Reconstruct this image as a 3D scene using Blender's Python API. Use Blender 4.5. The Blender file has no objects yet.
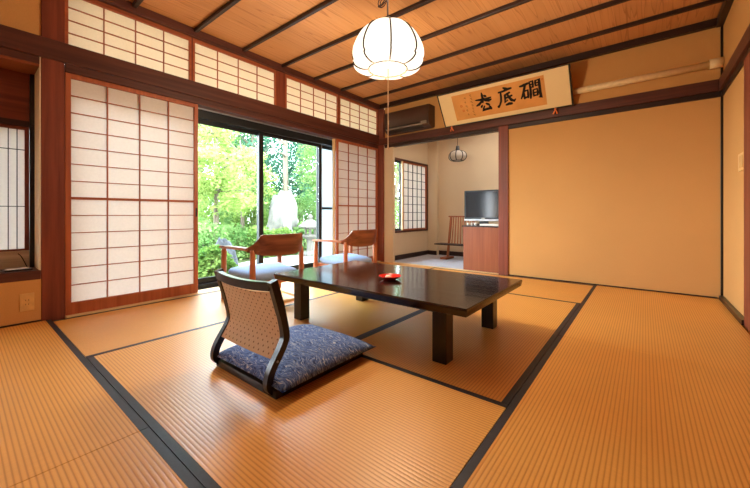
import bpy, bmesh, math, random
from mathutils import Vector, Matrix, noise
R = math.radians
PI = math.pi
scene = bpy.context.scene
C = scene.collection
random.seed(7)

# ------------------------------------------------------------------ materials
def new_mat(name):
    m = bpy.data.materials.new(name)
    m.use_nodes = True
    nt = m.node_tree
    nt.nodes.clear()
    out = nt.nodes.new('ShaderNodeOutputMaterial')
    return m, nt, out

def N(nt, kind, **kw):
    n = nt.nodes.new(kind)
    for k, v in kw.items():
        if k in n.inputs:
            n.inputs[k].default_value = v
        else:
            setattr(n, k, v)
    return n

def rgb(*c):
    """sRGB 0-255 to linear rgba"""
    r = []
    for x in c:
        x /= 255.0
        r.append(x / 12.92 if x <= 0.04045 else ((x + 0.055) / 1.055) ** 2.4)
    return (r[0], r[1], r[2], 1.0)

def dim(c, k):
    return (c[0] * k, c[1] * k, c[2] * k, 1)

def coords(nt, scale=(1, 1, 1), rot=(0, 0, 0), use='Object'):
    tc = N(nt, 'ShaderNodeTexCoord')
    mp = N(nt, 'ShaderNodeMapping')
    mp.inputs['Scale'].default_value = scale
    mp.inputs['Rotation'].default_value = rot
    nt.links.new(tc.outputs[use], mp.inputs['Vector'])
    return mp.outputs['Vector']

def ramp(nt, fac, stops):
    r = N(nt, 'ShaderNodeValToRGB')
    e = r.color_ramp.elements
    while len(e) < len(stops):
        e.new(0.5)
    for i, (p, c) in enumerate(stops):
        e[i].position = p
        e[i].color = c
    nt.links.new(fac, r.inputs['Fac'])
    return r.outputs['Color']

def bump(nt, height, strength=0.2, dist=0.002):
    b = N(nt, 'ShaderNodeBump')
    b.inputs['Strength'].default_value = strength
    b.inputs['Distance'].default_value = dist
    nt.links.new(height, b.inputs['Height'])
    return b.outputs['Normal']

def principled(nt, out, color=None, rough=0.5, normal=None, spec=0.5, metal=0.0, coat=0.0):
    p = N(nt, 'ShaderNodeBsdfPrincipled')
    if isinstance(color, tuple):
        p.inputs['Base Color'].default_value = color
    elif color is not None:
        nt.links.new(color, p.inputs['Base Color'])
    p.inputs['Roughness'].default_value = rough
    p.inputs['Metallic'].default_value = metal
    p.inputs['Specular IOR Level'].default_value = spec
    p.inputs['Coat Weight'].default_value = coat
    if normal is not None:
        nt.links.new(normal, p.inputs['Normal'])
    nt.links.new(p.outputs[0], out.inputs['Surface'])
    return p

def plain(name, c, rough=0.5, spec=0.5, metal=0.0, var=0.08, nscale=30.0, bmp=0.0):
    m, nt, out = new_mat(name)
    n = N(nt, 'ShaderNodeTexNoise', Scale=nscale, Detail=3.0)
    nt.links.new(coords(nt), n.inputs['Vector'])
    lo = tuple(x * (1 - var) for x in c[:3]) + (1,)
    hi = tuple(min(1, x * (1 + var)) for x in c[:3]) + (1,)
    col = ramp(nt, n.outputs['Fac'], [(0.3, lo), (0.7, hi)])
    nm = bump(nt, n.outputs['Fac'], bmp) if bmp else None
    principled(nt, out, col, rough, nm, spec, metal)
    return m

def wood(name, dark, light, axis='Z', rough=0.45, spec=0.4, scale=1.0, coat=0.0, contrast=(0.3, 0.7)):
    m, nt, out = new_mat(name)
    s = {'X': (1.2, 28, 28), 'Y': (28, 1.2, 28), 'Z': (28, 28, 1.2)}[axis]
    v = coords(nt, tuple(k * scale for k in s))
    n = N(nt, 'ShaderNodeTexNoise', Scale=1.0, Detail=6.0, Roughness=0.6, Distortion=0.3)
    nt.links.new(v, n.inputs['Vector'])
    col = ramp(nt, n.outputs['Fac'], [(contrast[0], dark), (contrast[1], light)])
    nm = bump(nt, n.outputs['Fac'], 0.08, 0.001)
    principled(nt, out, col, rough, nm, spec, 0.0, coat)
    return m

M = {}
for ax in 'XYZ':
    M['pillar' + ax] = wood('pillar_wood_' + ax, rgb(98, 44, 30), rgb(136, 68, 46), ax)
    M['beam' + ax] = wood('beam_wood_' + ax, rgb(66, 33, 27), rgb(98, 54, 42), ax)
    M['shoji' + ax] = wood('shoji_wood_' + ax, rgb(144, 74, 44), rgb(182, 102, 62), ax)
    M['dark' + ax] = wood('dark_wood_' + ax, rgb(34, 19, 16), rgb(58, 34, 27), ax)
    M['pale' + ax] = wood('pale_wood_' + ax, rgb(214, 178, 124), rgb(236, 206, 158), ax, contrast=(0.2, 0.8))
    M['chair' + ax] = wood('chair_wood_' + ax, rgb(142, 78, 46), rgb(188, 112, 70), ax, 0.35)
    M['black' + ax] = wood('black_lacquer_wood_' + ax, rgb(17, 11, 9), rgb(32, 21, 17), ax, 0.28, 0.45)
    M['cab' + ax] = wood('cabinet_wood_' + ax, rgb(128, 66, 36), rgb(152, 84, 48), ax, 0.4)
M['walnut'] = wood('walnut_back_wood', rgb(96, 50, 32), rgb(150, 88, 58), 'Y', 0.32, scale=0.9)
M['greyboard'] = wood('grey_weathered_board', rgb(172, 156, 136), rgb(216, 202, 184), 'Y', 0.6)

def table_top_mat():
    m, nt, out = new_mat('lacquered_table_top')
    v = coords(nt, (1.0, 34, 34))
    n = N(nt, 'ShaderNodeTexNoise', Scale=1.0, Detail=6.0, Distortion=0.4)
    nt.links.new(v, n.inputs['Vector'])
    col = ramp(nt, n.outputs['Fac'], [(0.3, rgb(24, 14, 11)), (0.7, rgb(48, 29, 22))])
    r = ramp(nt, n.outputs['Fac'], [(0.2, (0.10, 0.10, 0.10, 1)), (0.8, (0.17, 0.17, 0.17, 1))])
    p = principled(nt, out, col, 0.17, bump(nt, n.outputs['Fac'], 0.03, 0.0006), 0.5)
    nt.links.new(r, p.inputs['Roughness'])
    return m
M['tabletop'] = table_top_mat()

def plaster(name, c, var=0.06):
    m, nt, out = new_mat(name)
    v = coords(nt)
    big = N(nt, 'ShaderNodeTexNoise', Scale=1.3, Detail=4.0)
    fine = N(nt, 'ShaderNodeTexNoise', Scale=160.0, Detail=4.0)
    nt.links.new(v, big.inputs['Vector'])
    nt.links.new(v, fine.inputs['Vector'])
    mix = N(nt, 'ShaderNodeMath', operation='ADD')
    nt.links.new(big.outputs['Fac'], mix.inputs[0])
    nt.links.new(fine.outputs['Fac'], mix.inputs[1])
    hv = N(nt, 'ShaderNodeMath', operation='MULTIPLY')
    hv.inputs[1].default_value = 0.5
    nt.links.new(mix.outputs[0], hv.inputs[0])
    lo = tuple(x * (1 - var) for x in c[:3]) + (1,)
    hi = tuple(min(1, x * (1 + var)) for x in c[:3]) + (1,)
    col = ramp(nt, hv.outputs[0], [(0.35, lo), (0.65, hi)])
    principled(nt, out, col, 0.9, bump(nt, fine.outputs['Fac'], 0.25, 0.0012), 0.15)
    return m
M['ochre'] = plaster('ochre_plaster', rgb(202, 152, 92))
M['beige'] = plaster('beige_plaster', rgb(212, 194, 166), 0.04)
M['palewall'] = plaster('pale_reveal_plaster', rgb(220, 204, 176), 0.03)

def ceiling_mat():
    m, nt, out = new_mat('ceiling_cedar_boards')
    tc = N(nt, 'ShaderNodeTexCoord')
    sep = N(nt, 'ShaderNodeSeparateXYZ')
    nt.links.new(tc.outputs['Object'], sep.inputs[0])
    # board index along X, every 0.44 m, shifts the grain
    d = N(nt, 'ShaderNodeMath', operation='DIVIDE'); d.inputs[1].default_value = 0.44
    nt.links.new(sep.outputs['X'], d.inputs[0])
    f = N(nt, 'ShaderNodeMath', operation='FLOOR'); nt.links.new(d.outputs[0], f.inputs[0])
    wn = N(nt, 'ShaderNodeTexWhiteNoise', noise_dimensions='1D')
    nt.links.new(f.outputs[0], wn.inputs['W'])
    mp = N(nt, 'ShaderNodeMapping')
    mp.inputs['Scale'].default_value = (11, 0.40, 1)
    nt.links.new(tc.outputs['Object'], mp.inputs['Vector'])
    add = N(nt, 'ShaderNodeVectorMath', operation='ADD')
    nt.links.new(mp.outputs[0], add.inputs[0])
    mul = N(nt, 'ShaderNodeVectorMath', operation='SCALE'); mul.inputs['Scale'].default_value = 7.0
    nt.links.new(wn.outputs['Color'], mul.inputs[0])
    nt.links.new(mul.outputs[0], add.inputs[1])
    w = N(nt, 'ShaderNodeTexNoise', Scale=1.0, Detail=2.0, Roughness=0.4, Distortion=0.25)
    nt.links.new(add.outputs[0], w.inputs['Vector'])
    fr = N(nt, 'ShaderNodeMath', operation='MULTIPLY'); fr.inputs[1].default_value = 9.0
    nt.links.new(w.outputs['Fac'], fr.inputs[0])
    ring = N(nt, 'ShaderNodeMath', operation='FRACT'); nt.links.new(fr.outputs[0], ring.inputs[0])
    col = ramp(nt, ring.outputs[0], [(0.0, rgb(208, 150, 96)), (0.82, rgb(202, 143, 89)), (0.95, rgb(176, 118, 70)), (1.0, rgb(206, 147, 93))])
    mix = N(nt, 'ShaderNodeMix', data_type='RGBA', blend_type='MULTIPLY')
    mix.inputs['Factor'].default_value = 1.0
    nt.links.new(col, mix.inputs['A'])
    tint = ramp(nt, wn.outputs['Value'], [(0.0, (0.86, 0.83, 0.8, 1)), (1.0, (1, 1, 1, 1))])
    nt.links.new(tint, mix.inputs['B'])
    principled(nt, out, mix.outputs['Result'], 0.55, None, 0.3)
    return m
M['ceiling'] = ceiling_mat()

def tatami_mat():
    m, nt, out = new_mat('woven_rush')
    tc = N(nt, 'ShaderNodeTexCoord')
    w = N(nt, 'ShaderNodeTexWave', wave_type='BANDS', bands_direction='Y', wave_profile='SIN')
    w.inputs['Scale'].default_value = 23.0
    w.inputs['Distortion'].default_value = 0.0
    nt.links.new(tc.outputs['Object'], w.inputs['Vector'])
    mp = N(nt, 'ShaderNodeMapping'); mp.inputs['Scale'].default_value = (420, 12, 1)
    nt.links.new(tc.outputs['Object'], mp.inputs['Vector'])
    reed = N(nt, 'ShaderNodeTexNoise', Scale=1.0, Detail=2.0)
    nt.links.new(mp.outputs[0], reed.inputs['Vector'])
    big = N(nt, 'ShaderNodeTexNoise', Scale=2.2, Detail=3.0)
    nt.links.new(tc.outputs['Object'], big.inputs['Vector'])
    c1 = ramp(nt, w.outputs['Fac'], [(0.0, rgb(206, 136, 56)), (0.08, rgb(212, 144, 62)), (0.30, rgb(233, 166, 78)), (1.0, rgb(238, 174, 86))])
    mix = N(nt, 'ShaderNodeMix', data_type='RGBA', blend_type='MULTIPLY')
    mix.inputs['Factor'].default_value = 1.0
    nt.links.new(c1, mix.inputs['A'])
    a = N(nt, 'ShaderNodeMath', operation='ADD')
    nt.links.new(reed.outputs['Fac'], a.inputs[0]); nt.links.new(big.outputs['Fac'], a.inputs[1])
    h = N(nt, 'ShaderNodeMath', operation='MULTIPLY'); h.inputs[1].default_value = 0.5
    nt.links.new(a.outputs[0], h.inputs[0])
    t = ramp(nt, h.outputs[0], [(0.3, (0.86, 0.85, 0.82, 1)), (0.7, (1, 1, 1, 1))])
    nt.links.new(t, mix.inputs['B'])
    hh = N(nt, 'ShaderNodeMath', operation='POWER'); hh.inputs[1].default_value = 0.4
    nt.links.new(w.outputs['Fac'], hh.inputs[0])
    principled(nt, out, mix.outputs['Result'], 0.38, bump(nt, hh.outputs[0], 0.22, 0.0022), 0.55)
    return m
M['tatami'] = tatami_mat()
M['border'] = plain('border_cloth', rgb(34, 32, 40), 0.55, 0.5, var=0.25, nscale=120)

def paper(name, c, trans=0.55):
    m, nt, out = new_mat(name)
    n = N(nt, 'ShaderNodeTexNoise', Scale=60.0, Detail=5.0)
    nt.links.new(coords(nt), n.inputs['Vector'])
    lo = tuple(x * 0.95 for x in c[:3]) + (1,)
    col = ramp(nt, n.outputs['Fac'], [(0.3, lo), (0.7, c)])
    d = N(nt, 'ShaderNodeBsdfDiffuse'); t = N(nt, 'ShaderNodeBsdfTranslucent')
    nt.links.new(col, d.inputs['Color']); nt.links.new(col, t.inputs['Color'])
    mx = N(nt, 'ShaderNodeMixShader'); mx.inputs[0].default_value = trans
    nt.links.new(d.outputs[0], mx.inputs[1]); nt.links.new(t.outputs[0], mx.inputs[2])
    nt.links.new(mx.outputs[0], out.inputs['Surface'])
    return m
M['paper'] = paper('shoji_paper', rgb(240, 234, 228), 0.30)
M['paper_transom'] = paper('transom_paper', rgb(240, 228, 208), 0.40)
M['frosted'] = paper('frosted_glass', rgb(206, 218, 224), 0.6)

def glass_mat():
    m, nt, out = new_mat('window_glass')
    g = N(nt, 'ShaderNodeBsdfGlossy'); g.inputs['Roughness'].default_value = 0.02
    t = N(nt, 'ShaderNodeBsdfTransparent'); t.inputs['Color'].default_value = (0.95, 0.98, 0.97, 1)
    lw = N(nt, 'ShaderNodeLayerWeight'); lw.inputs['Blend'].default_value = 0.12
    mx = N(nt, 'ShaderNodeMixShader')
    nt.links.new(lw.outputs['Fresnel'], mx.inputs[0])
    nt.links.new(t.outputs[0], mx.inputs[1]); nt.links.new(g.outputs[0], mx.inputs[2])
    nt.links.new(mx.outputs[0], out.inputs['Surface'])
    return m
M['glass'] = glass_mat()
M['sash'] = plain('dark_aluminium_sash', rgb(24, 27, 30), 0.4, 0.4, 0.2)
M['sash_light'] = plain('aluminium_edge', rgb(150, 156, 160), 0.35, 0.5, 0.6)

def emit(name, c, s):
    m, nt, out = new_mat(name)
    e = N(nt, 'ShaderNodeEmission'); e.inputs['Color'].default_value = c; e.inputs['Strength'].default_value = s
    nt.links.new(e.outputs[0], out.inputs['Surface'])
    return m
M['lampshade'] = emit('lit_lamp_paper', (1.0, 0.87, 0.70, 1), 1.7)
M['rib'] = plain('lamp_rib_bronze', rgb(74, 46, 18), 0.6, 0.2)
M['cord'] = plain('cord_brown', rgb(70, 44, 30), 0.7)
M['pullcord'] = plain('cord_cream', rgb(236, 206, 160), 0.7)
M['blackmetal'] = plain('black_lantern_frame', rgb(26, 22, 20), 0.5)
M['lantern_paper'] = paper('small_lantern_paper', rgb(214, 206, 196), 0.5)
M['acbody'] = plain('brown_plastic', rgb(66, 40, 28), 0.4, 0.5, var=0.05)
M['acdark'] = plain('dark_louver', rgb(26, 19, 16), 0.4)
M['acsilver'] = plain('grey_louver_edge', rgb(130, 118, 104), 0.35)
M['pipe'] = plain('cream_duct_cover', rgb(226, 198, 152), 0.5)
M['mount'] = plain('mount_silk', rgb(226, 200, 152), 0.7, 0.2, var=0.05, nscale=200)
M['scrollpaper'] = plain('aged_paper', rgb(208, 146, 80), 0.75, 0.2, var=0.10, nscale=6)
M['ink'] = plain('black_ink', rgb(26, 20, 18), 0.7, 0.2)
M['fadedink'] = plain('faded_ink', rgb(64, 46, 34), 0.7, 0.2)
M['seal'] = plain('faded_red_seal', rgb(188, 96, 46), 0.7, 0.2)
M['tassel'] = plain('orange_silk_tassel', rgb(226, 122, 62), 0.7)
M['framebk'] = plain('black_lacquer', rgb(22, 17, 15), 0.3)
M['red'] = plain('red_lacquer', rgb(196, 30, 22), 0.18, 0.6, var=0.05)
M['cream'] = plain('cream_wrapper', rgb(246, 226, 196), 0.6)
M['plate'] = plain('ochre_plastic_plate', rgb(214, 170, 104), 0.5)
M['slot'] = plain('dark_slot', rgb(60, 40, 26), 0.6)
M['screw'] = plain('plate_screw', rgb(150, 110, 60), 0.4)
M['carpet'] = plain('grey_blue_carpet', rgb(186, 190, 202), 0.95, 0.1, var=0.12, nscale=90, bmp=0.3)
M['tvblack'] = plain('tv_bezel', rgb(30, 38, 46), 0.3)
M['silver'] = plain('silver_plastic', rgb(190, 194, 198), 0.35, 0.5, 0.4)
M['white'] = plain('white_plastic', rgb(236, 232, 224), 0.5)
M['porcelain'] = plain('white_porcelain', rgb(232, 226, 216), 0.25)
def screen_mat():
    m, nt, out = new_mat('tv_screen')
    principled(nt, out, rgb(16, 24, 34), 0.12, None, 0.6)
    return m
M['screen'] = screen_mat()

def blue_seat():
    m, nt, out = new_mat('grey_blue_seat_fabric')
    n = N(nt, 'ShaderNodeTexNoise', Scale=260.0, Detail=3.0)
    nt.links.new(coords(nt), n.inputs['Vector'])
    col = ramp(nt, n.outputs['Fac'], [(0.3, rgb(112, 134, 170)), (0.7, rgb(158, 178, 208))])
    principled(nt, out, col, 0.9, bump(nt, n.outputs['Fac'], 0.3, 0.001), 0.2)
    return m
M['seatblue'] = blue_seat()

def cushion_mat():
    m, nt, out = new_mat('indigo_scratch_pattern')
    v0 = coords(nt)
    dn = N(nt, 'ShaderNodeTexNoise', Scale=11.0, Detail=2.0)
    nt.links.new(v0, dn.inputs['Vector'])
    sc_ = N(nt, 'ShaderNodeVectorMath', operation='SCALE'); sc_.inputs['Scale'].default_value = 0.085
    nt.links.new(dn.outputs['Color'], sc_.inputs[0])
    ad = N(nt, 'ShaderNodeVectorMath', operation='ADD')
    nt.links.new(v0, ad.inputs[0]); nt.links.new(sc_.outputs[0], ad.inputs[1])
    v = ad.outputs[0]
    prev = None
    for i, (ang, sc, seedv) in enumerate([(20, 1, 0), (75, 1.1, 3), (130, 0.95, 7), (165, 1.05, 11)]):
        mp = N(nt, 'ShaderNodeMapping')
        mp.inputs['Rotation'].default_value = (0, 0, R(ang))
        mp.inputs['Location'].default_value = (seedv, seedv * 0.7, 0)
        mp.inputs['Scale'].default_value = (26 * sc, 230 * sc, 50)
        nt.links.new(v, mp.inputs['Vector'])
        n = N(nt, 'ShaderNodeTexNoise', Scale=1.0, Detail=2.0, Distortion=0.6)
        nt.links.new(mp.outputs[0], n.inputs['Vector'])
        if prev is None:
            prev = n.outputs['Fac']
        else:
            mx = N(nt, 'ShaderNodeMath', operation='MAXIMUM')
            nt.links.new(prev, mx.inputs[0]); nt.links.new(n.outputs['Fac'], mx.inputs[1])
            prev = mx.outputs[0]
    col = ramp(nt, prev, [(0.48, rgb(44, 56, 92)), (0.57, rgb(76, 100, 154)), (0.645, rgb(104, 128, 178)), (0.70, rgb(184, 190, 200)), (0.8, rgb(214, 204, 184))])
    principled(nt, out, col, 0.85, bump(nt, prev, 0.2, 0.001), 0.25)
    return m
M['cushion'] = cushion_mat()

def zaisu_fabric():
    m, nt, out = new_mat('beige_dotted_fabric')
    tc = N(nt, 'ShaderNodeTexCoord')
    mp = N(nt, 'ShaderNodeMapping')
    mp.inputs['Rotation'].default_value = (0, R(45), 0)
    mp.inputs['Scale'].default_value = (40, 1, 40)
    nt.links.new(tc.outputs['Object'], mp.inputs['Vector'])
    sep = N(nt, 'ShaderNodeSeparateXYZ'); nt.links.new(mp.outputs[0], sep.inputs[0])
    sq = []
    for ax in 'XZ':
        fr = N(nt, 'ShaderNodeMath', operation='FRACT'); nt.links.new(sep.outputs[ax], fr.inputs[0])
        su = N(nt, 'ShaderNodeMath', operation='SUBTRACT'); su.inputs[1].default_value = 0.5
        nt.links.new(fr.outputs[0], su.inputs[0])
        ab = N(nt, 'ShaderNodeMath', operation='ABSOLUTE'); nt.links.new(su.outputs[0], ab.inputs[0])
        sq.append(ab.outputs[0])
    mxx = N(nt, 'ShaderNodeMath', operation='MAXIMUM')
    nt.links.new(sq[0], mxx.inputs[0]); nt.links.new(sq[1], mxx.inputs[1])
    col = ramp(nt, mxx.outputs[0], [(0.0, rgb(128, 98, 68)), (0.11, rgb(136, 104, 72)), (0.15, rgb(212, 182, 146)), (0.44, rgb(216, 186, 150)), (0.5, rgb(206, 174, 136))])
    n = N(nt, 'ShaderNodeTexNoise', Scale=300.0)
    nt.links.new(tc.outputs['Object'], n.inputs['Vector'])
    principled(nt, out, col, 0.85, bump(nt, n.outputs['Fac'], 0.2, 0.0006), 0.2)
    return m
M['zfabric'] = zaisu_fabric()

def leaf_mat(name, a, b, tr=0.35):
    a, b = dim(a, 0.68), dim(b, 0.68)
    m, nt, out = new_mat(name)
    n = N(nt, 'ShaderNodeTexNoise', Scale=2.5, Detail=3.0)
    nt.links.new(coords(nt), n.inputs['Vector'])
    col = ramp(nt, n.outputs['Fac'], [(0.35, a), (0.65, b)])
    d = N(nt, 'ShaderNodeBsdfDiffuse'); t = N(nt, 'ShaderNodeBsdfTranslucent')
    nt.links.new(col, d.inputs['Color']); nt.links.new(col, t.inputs['Color'])
    mx = N(nt, 'ShaderNodeMixShader'); mx.inputs[0].default_value = tr
    nt.links.new(d.outputs[0], mx.inputs[1]); nt.links.new(t.outputs[0], mx.inputs[2])
    nt.links.new(mx.outputs[0], out.inputs['Surface'])
    return m
M['leaf_lime'] = leaf_mat('maple_leaves', rgb(120, 150, 66), rgb(176, 192, 112))
M['leaf_mid'] = leaf_mat('mid_green_leaves', rgb(84, 124, 62), rgb(146, 172, 104))
M['leaf_dark'] = leaf_mat('conifer_needles', rgb(40, 84, 66), rgb(96, 136, 108))
M['leaf_bush'] = leaf_mat('azalea_leaves', rgb(84, 118, 50), rgb(146, 166, 88))
M['bark'] = wood('tree_bark', dim(rgb(120, 100, 80), 0.35), dim(rgb(176, 158, 134), 0.35), 'Z', 0.9)
M['stone'] = plain('grey_garden_stone', dim(rgb(112, 112, 118), 0.22), 0.9, 0.2, var=0.35, nscale=6, bmp=0.8)
M['palestone'] = plain('pale_boulder_stone', dim(rgb(184, 178, 166), 0.24), 0.9, 0.2, var=0.2, nscale=5, bmp=0.8)
M['lanternstone'] = plain('lantern_granite', dim(rgb(158, 150, 138), 0.3), 0.9, 0.2, var=0.15, nscale=40, bmp=0.4)
M['gravel'] = plain('pale_gravel', dim(rgb(176, 174, 168), 0.5), 0.95, 0.1, var=0.14, nscale=60, bmp=0.6)
M['soil'] = plain('garden_soil', dim(rgb(76, 84, 44), 0.5), 0.95, 0.1, var=0.3, nscale=8, bmp=0.6)
M['concrete'] = plain('grey_step_stone', dim(rgb(90, 86, 78), 0.5), 0.9, 0.1, var=0.12, nscale=20, bmp=0.3)
M['underfloor'] = plain('underfloor_boards', rgb(120, 90, 60), 0.8)
M['roof'] = plain('eave_boards', rgb(120, 92, 68), 0.8)

# ------------------------------------------------------------------ mesh building
class MB:
    def __init__(self):
        self.bm = bmesh.new()
    def box(self, x0, x1, y0, y1, z0, z1, mat=None):
        v = [Vector((x, y, z)) for x in (x0, x1) for y in (y0, y1) for z in (z0, z1)]
        if mat is not None:
            v = [mat @ p for p in v]
        b = [self.bm.verts.new(p) for p in v]
        for f in ((0, 1, 3, 2), (4, 6, 7, 5), (0, 4, 5, 1), (2, 3, 7, 6), (0, 2, 6, 4), (1, 5, 7, 3)):
            self.bm.faces.new([b[i] for i in f])
        return self
    def bevel(self, w, seg=2):
        bmesh.ops.remove_doubles(self.bm, verts=self.bm.verts, dist=1e-6)
        bmesh.ops.bevel(self.bm, geom=list(self.bm.edges), offset=w, segments=seg, affect='EDGES', profile=0.6, clamp_overlap=True)
        return self
    def loft(self, rings, cap=True, close=True):
        vs = [[self.bm.verts.new(p) for p in r] for r in rings]
        n = len(vs[0])
        for a, b in zip(vs, vs[1:]):
            for i in range(n if close else n - 1):
                j = (i + 1) % n
                self.bm.faces.new((a[i], a[j], b[j], b[i]))
        if cap:
            self.bm.faces.new(list(reversed(vs[0])))
            self.bm.faces.new(vs[-1])
        return self
    def tube(self, pts, rad, n=10, cap=True, flat=None):
        """round (or flat: (w,h) scale) tube along pts; rad number or list"""
        pts = [Vector(p) for p in pts]
        rads = rad if isinstance(rad, (list, tuple)) else [rad] * len(pts)
        rings = []
        up = Vector((0, 0, 1))
        prev = None
        for i, p in enumerate(pts):
            t = (pts[min(i + 1, len(pts) - 1)] - pts[max(i - 1, 0)]).normalized()
            if prev is None:
                a = t.cross(up) if abs(t.dot(up)) < 0.95 else t.cross(Vector((0, 1, 0)))
            else:
                a = prev - t * prev.dot(t)
            a.normalize(); b = t.cross(a); prev = a
            fx, fy = flat or (1, 1)
            rings.append([p + (a * math.cos(2 * PI * k / n) * fx + b * math.sin(2 * PI * k / n) * fy) * rads[i] for k in range(n)])
        return self.loft(rings, cap)
    def rect_sweep(self, pts, w, h, side=Vector((0, 1, 0))):
        """rectangular bar along pts: w along `side`, h along the remaining axis"""
        pts = [Vector(p) for p in pts]
        ws = w if isinstance(w, (list, tuple)) else [w] * len(pts)
        hs = h if isinstance(h, (list, tuple)) else [h] * len(pts)
        rings = []
        for i, p in enumerate(pts):
            t = (pts[min(i + 1, len(pts) - 1)] - pts[max(i - 1, 0)]).normalized()
            s = (side - t * side.dot(t)).normalized()
            u = t.cross(s)
            rings.append([p + s * ws[i] / 2 * a + u * hs[i] / 2 * b for a, b in ((-1, -1), (1, -1), (1, 1), (-1, 1))])
        return self.loft(rings)
    def lathe(self, prof, n=32, c=(0, 0), mod=None, cap=False):
        rings = []
        for r, z in prof:
            ring = []
            for k in range(n):
                a = 2 * PI * k / n
                rr = r * (mod(a) if mod else 1)
                ring.append((c[0] + rr * math.cos(a), c[1] + rr * math.sin(a), z))
            rings.append(ring)
        return self.loft(rings, cap)
    def poly(self, pts):
        self.bm.faces.new([self.bm.verts.new(p) for p in pts])
        return self
    def build(self, name, mat, parent=None, smooth=False, loc=None):
        bmesh.ops.recalc_face_normals(self.bm, faces=self.bm.faces)
        me = bpy.data.meshes.new(name)
        self.bm.to_mesh(me); self.bm.free()
        if smooth:
            for p in me.polygons: p.use_smooth = True
        me.materials.append(mat)
        o = bpy.data.objects.new(name, me)
        C.objects.link(o)
        if parent: o.parent = parent
        if loc is not None: o.location = loc
        return o

def box(x0, x1, y0, y1, z0, z1):
    return MB().box(x0, x1, y0, y1, z0, z1)

def struct(o, label=None):
    o['kind'] = 'structure'
    if label: o['label'] = label
    return o

def tag(o, label, cat, group=None):
    o['label'] = label; o['category'] = cat
    if group: o['group'] = group
    return o

def empty(name, loc=(0, 0, 0), rz=0.0):
    o = bpy.data.objects.new(name, None)
    o.empty_display_size = 0.1
    C.objects.link(o); o.location = loc; o.rotation_euler = (0, 0, rz)
    return o

def copy_tree(o, parent=None):
    c = o.copy(); C.objects.link(c)
    if parent: c.parent = parent
    for ch in list(o.children): copy_tree(ch, c)
    return c

def auto_smooth(o, ang=40):
    me = o.data
    for p in me.polygons: p.use_smooth = True
    me.set_sharp_from_angle(angle=R(ang))
    return o

# ------------------------------------------------------------------ room shell
XR, YF, ZC = 3.82, -5.35, 2.455      # right wall, wall behind the camera, ceiling
XL, YB2 = -0.12, 1.37
trim_no = [0]
def trim(mb, mat, label, bev=0.003):
    trim_no[0] += 1
    if bev: mb.bevel(bev, 1)
    return struct(mb.build('trim_%d' % trim_no[0], mat), label)

struct(box(-0.10, XR + 0.1, YF, 0.0, -0.12, -0.056).build('floor', M['underfloor']), 'boarded floor under the tatami mats')
struct(box(0.12, 2.6, 0.05, YB2 + 0.1, -0.06, -0.002).build('floor.001', M['carpet']), 'pale grey blue carpet floor of the alcove room')

# back wall pieces (plane y = 0)
wb = MB().box(1.995, XR, 0.0, 0.08, -0.05, 1.82).box(0.12, XR, 0.0, 0.08, 1.82, ZC)
wbo = struct(wb.build('wall_back', M['ochre']), 'ochre plaster back wall')
struct(box(0.106, 0.272, 0.0, 0.05, -0.05, 1.80).build('wall_back.002', M['beige']), 'narrow beige wall strip beside the corner pillar')
# right wall
struct(box(XR, XR + 0.1, YF, 0.1, -0.05, ZC).build('wall_right', M['ochre']), 'ochre plaster right wall')
struct(box(-0.3, XR + 0.1, YF - 0.1, YF, -0.05, ZC).build('wall_front', M['ochre']), 'ochre plaster wall opposite the alcove room')
# left wall: above and below the recess
wl = MB().box(-0.10, 0.0, YF, -3.825, -0.05, 0.292).box(-0.10, -0.008, YF, -3.825, 1.84, ZC)
struct(wl.build('wall_left', M['ochre']), 'ochre plaster left wall around the window recess')

# ceiling with battens
ce = struct(box(-0.12, XR + 0.1, YF - 0.1, 0.1, ZC, ZC + 0.03).build('ceiling', M['ceiling']), 'cedar board ceiling with dark battens')
k = 0
for i in range(11):
    yb = -0.42 - 0.478 * i
    if yb < YF: break
    MB().box(0.02, XR - 0.02, yb - 0.017, yb + 0.017, ZC - 0.034, ZC).bevel(0.004, 1).build('batten', M['darkX'], ce)

# ceiling mouldings
trim(box(0.0, 0.05, YF, 0.0, 2.385, ZC), M['beamY'], 'dark moulding at the top of the left wall')
trim(box(0.05, XR - 0.045, -0.05, 0.0, 2.39, ZC), M['darkX'], 'dark moulding at the top of the back wall')
trim(box(XR - 0.045, XR, YF, -0.002, 2.385, ZC), M['darkY'], 'dark moulding at the top of the right wall')
# nageshi beams
trim(box(-0.02, 0.022, YF, -0.022, 1.838, 1.978), M['beamY'], 'red brown rail beam along the left wall')
trim(box(0.0, XR - 0.03, -0.03, 0.0, 1.822, 1.925), M['beamX'], 'red brown rail beam along the back wall')
trim(box(0.12, XR, -0.012, 0.06, 1.772, 1.822), M['darkX'], 'lintel under the back rail beam')
trim(box(XR - 0.03, XR, YF, -0.002, 1.822, 1.925), M['beamY'], 'rail beam along the right wall')
trim(box(XR - 0.012, XR, YF, -0.012, 1.772, 1.822), M['darkY'], 'lintel under the right rail beam')
# lintel over the shoji doors
trim(box(-0.10, 0.012, -3.70, -0.025, 1.776, 1.837), M['beamY'], 'lintel above the paper sliding doors')
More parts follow.
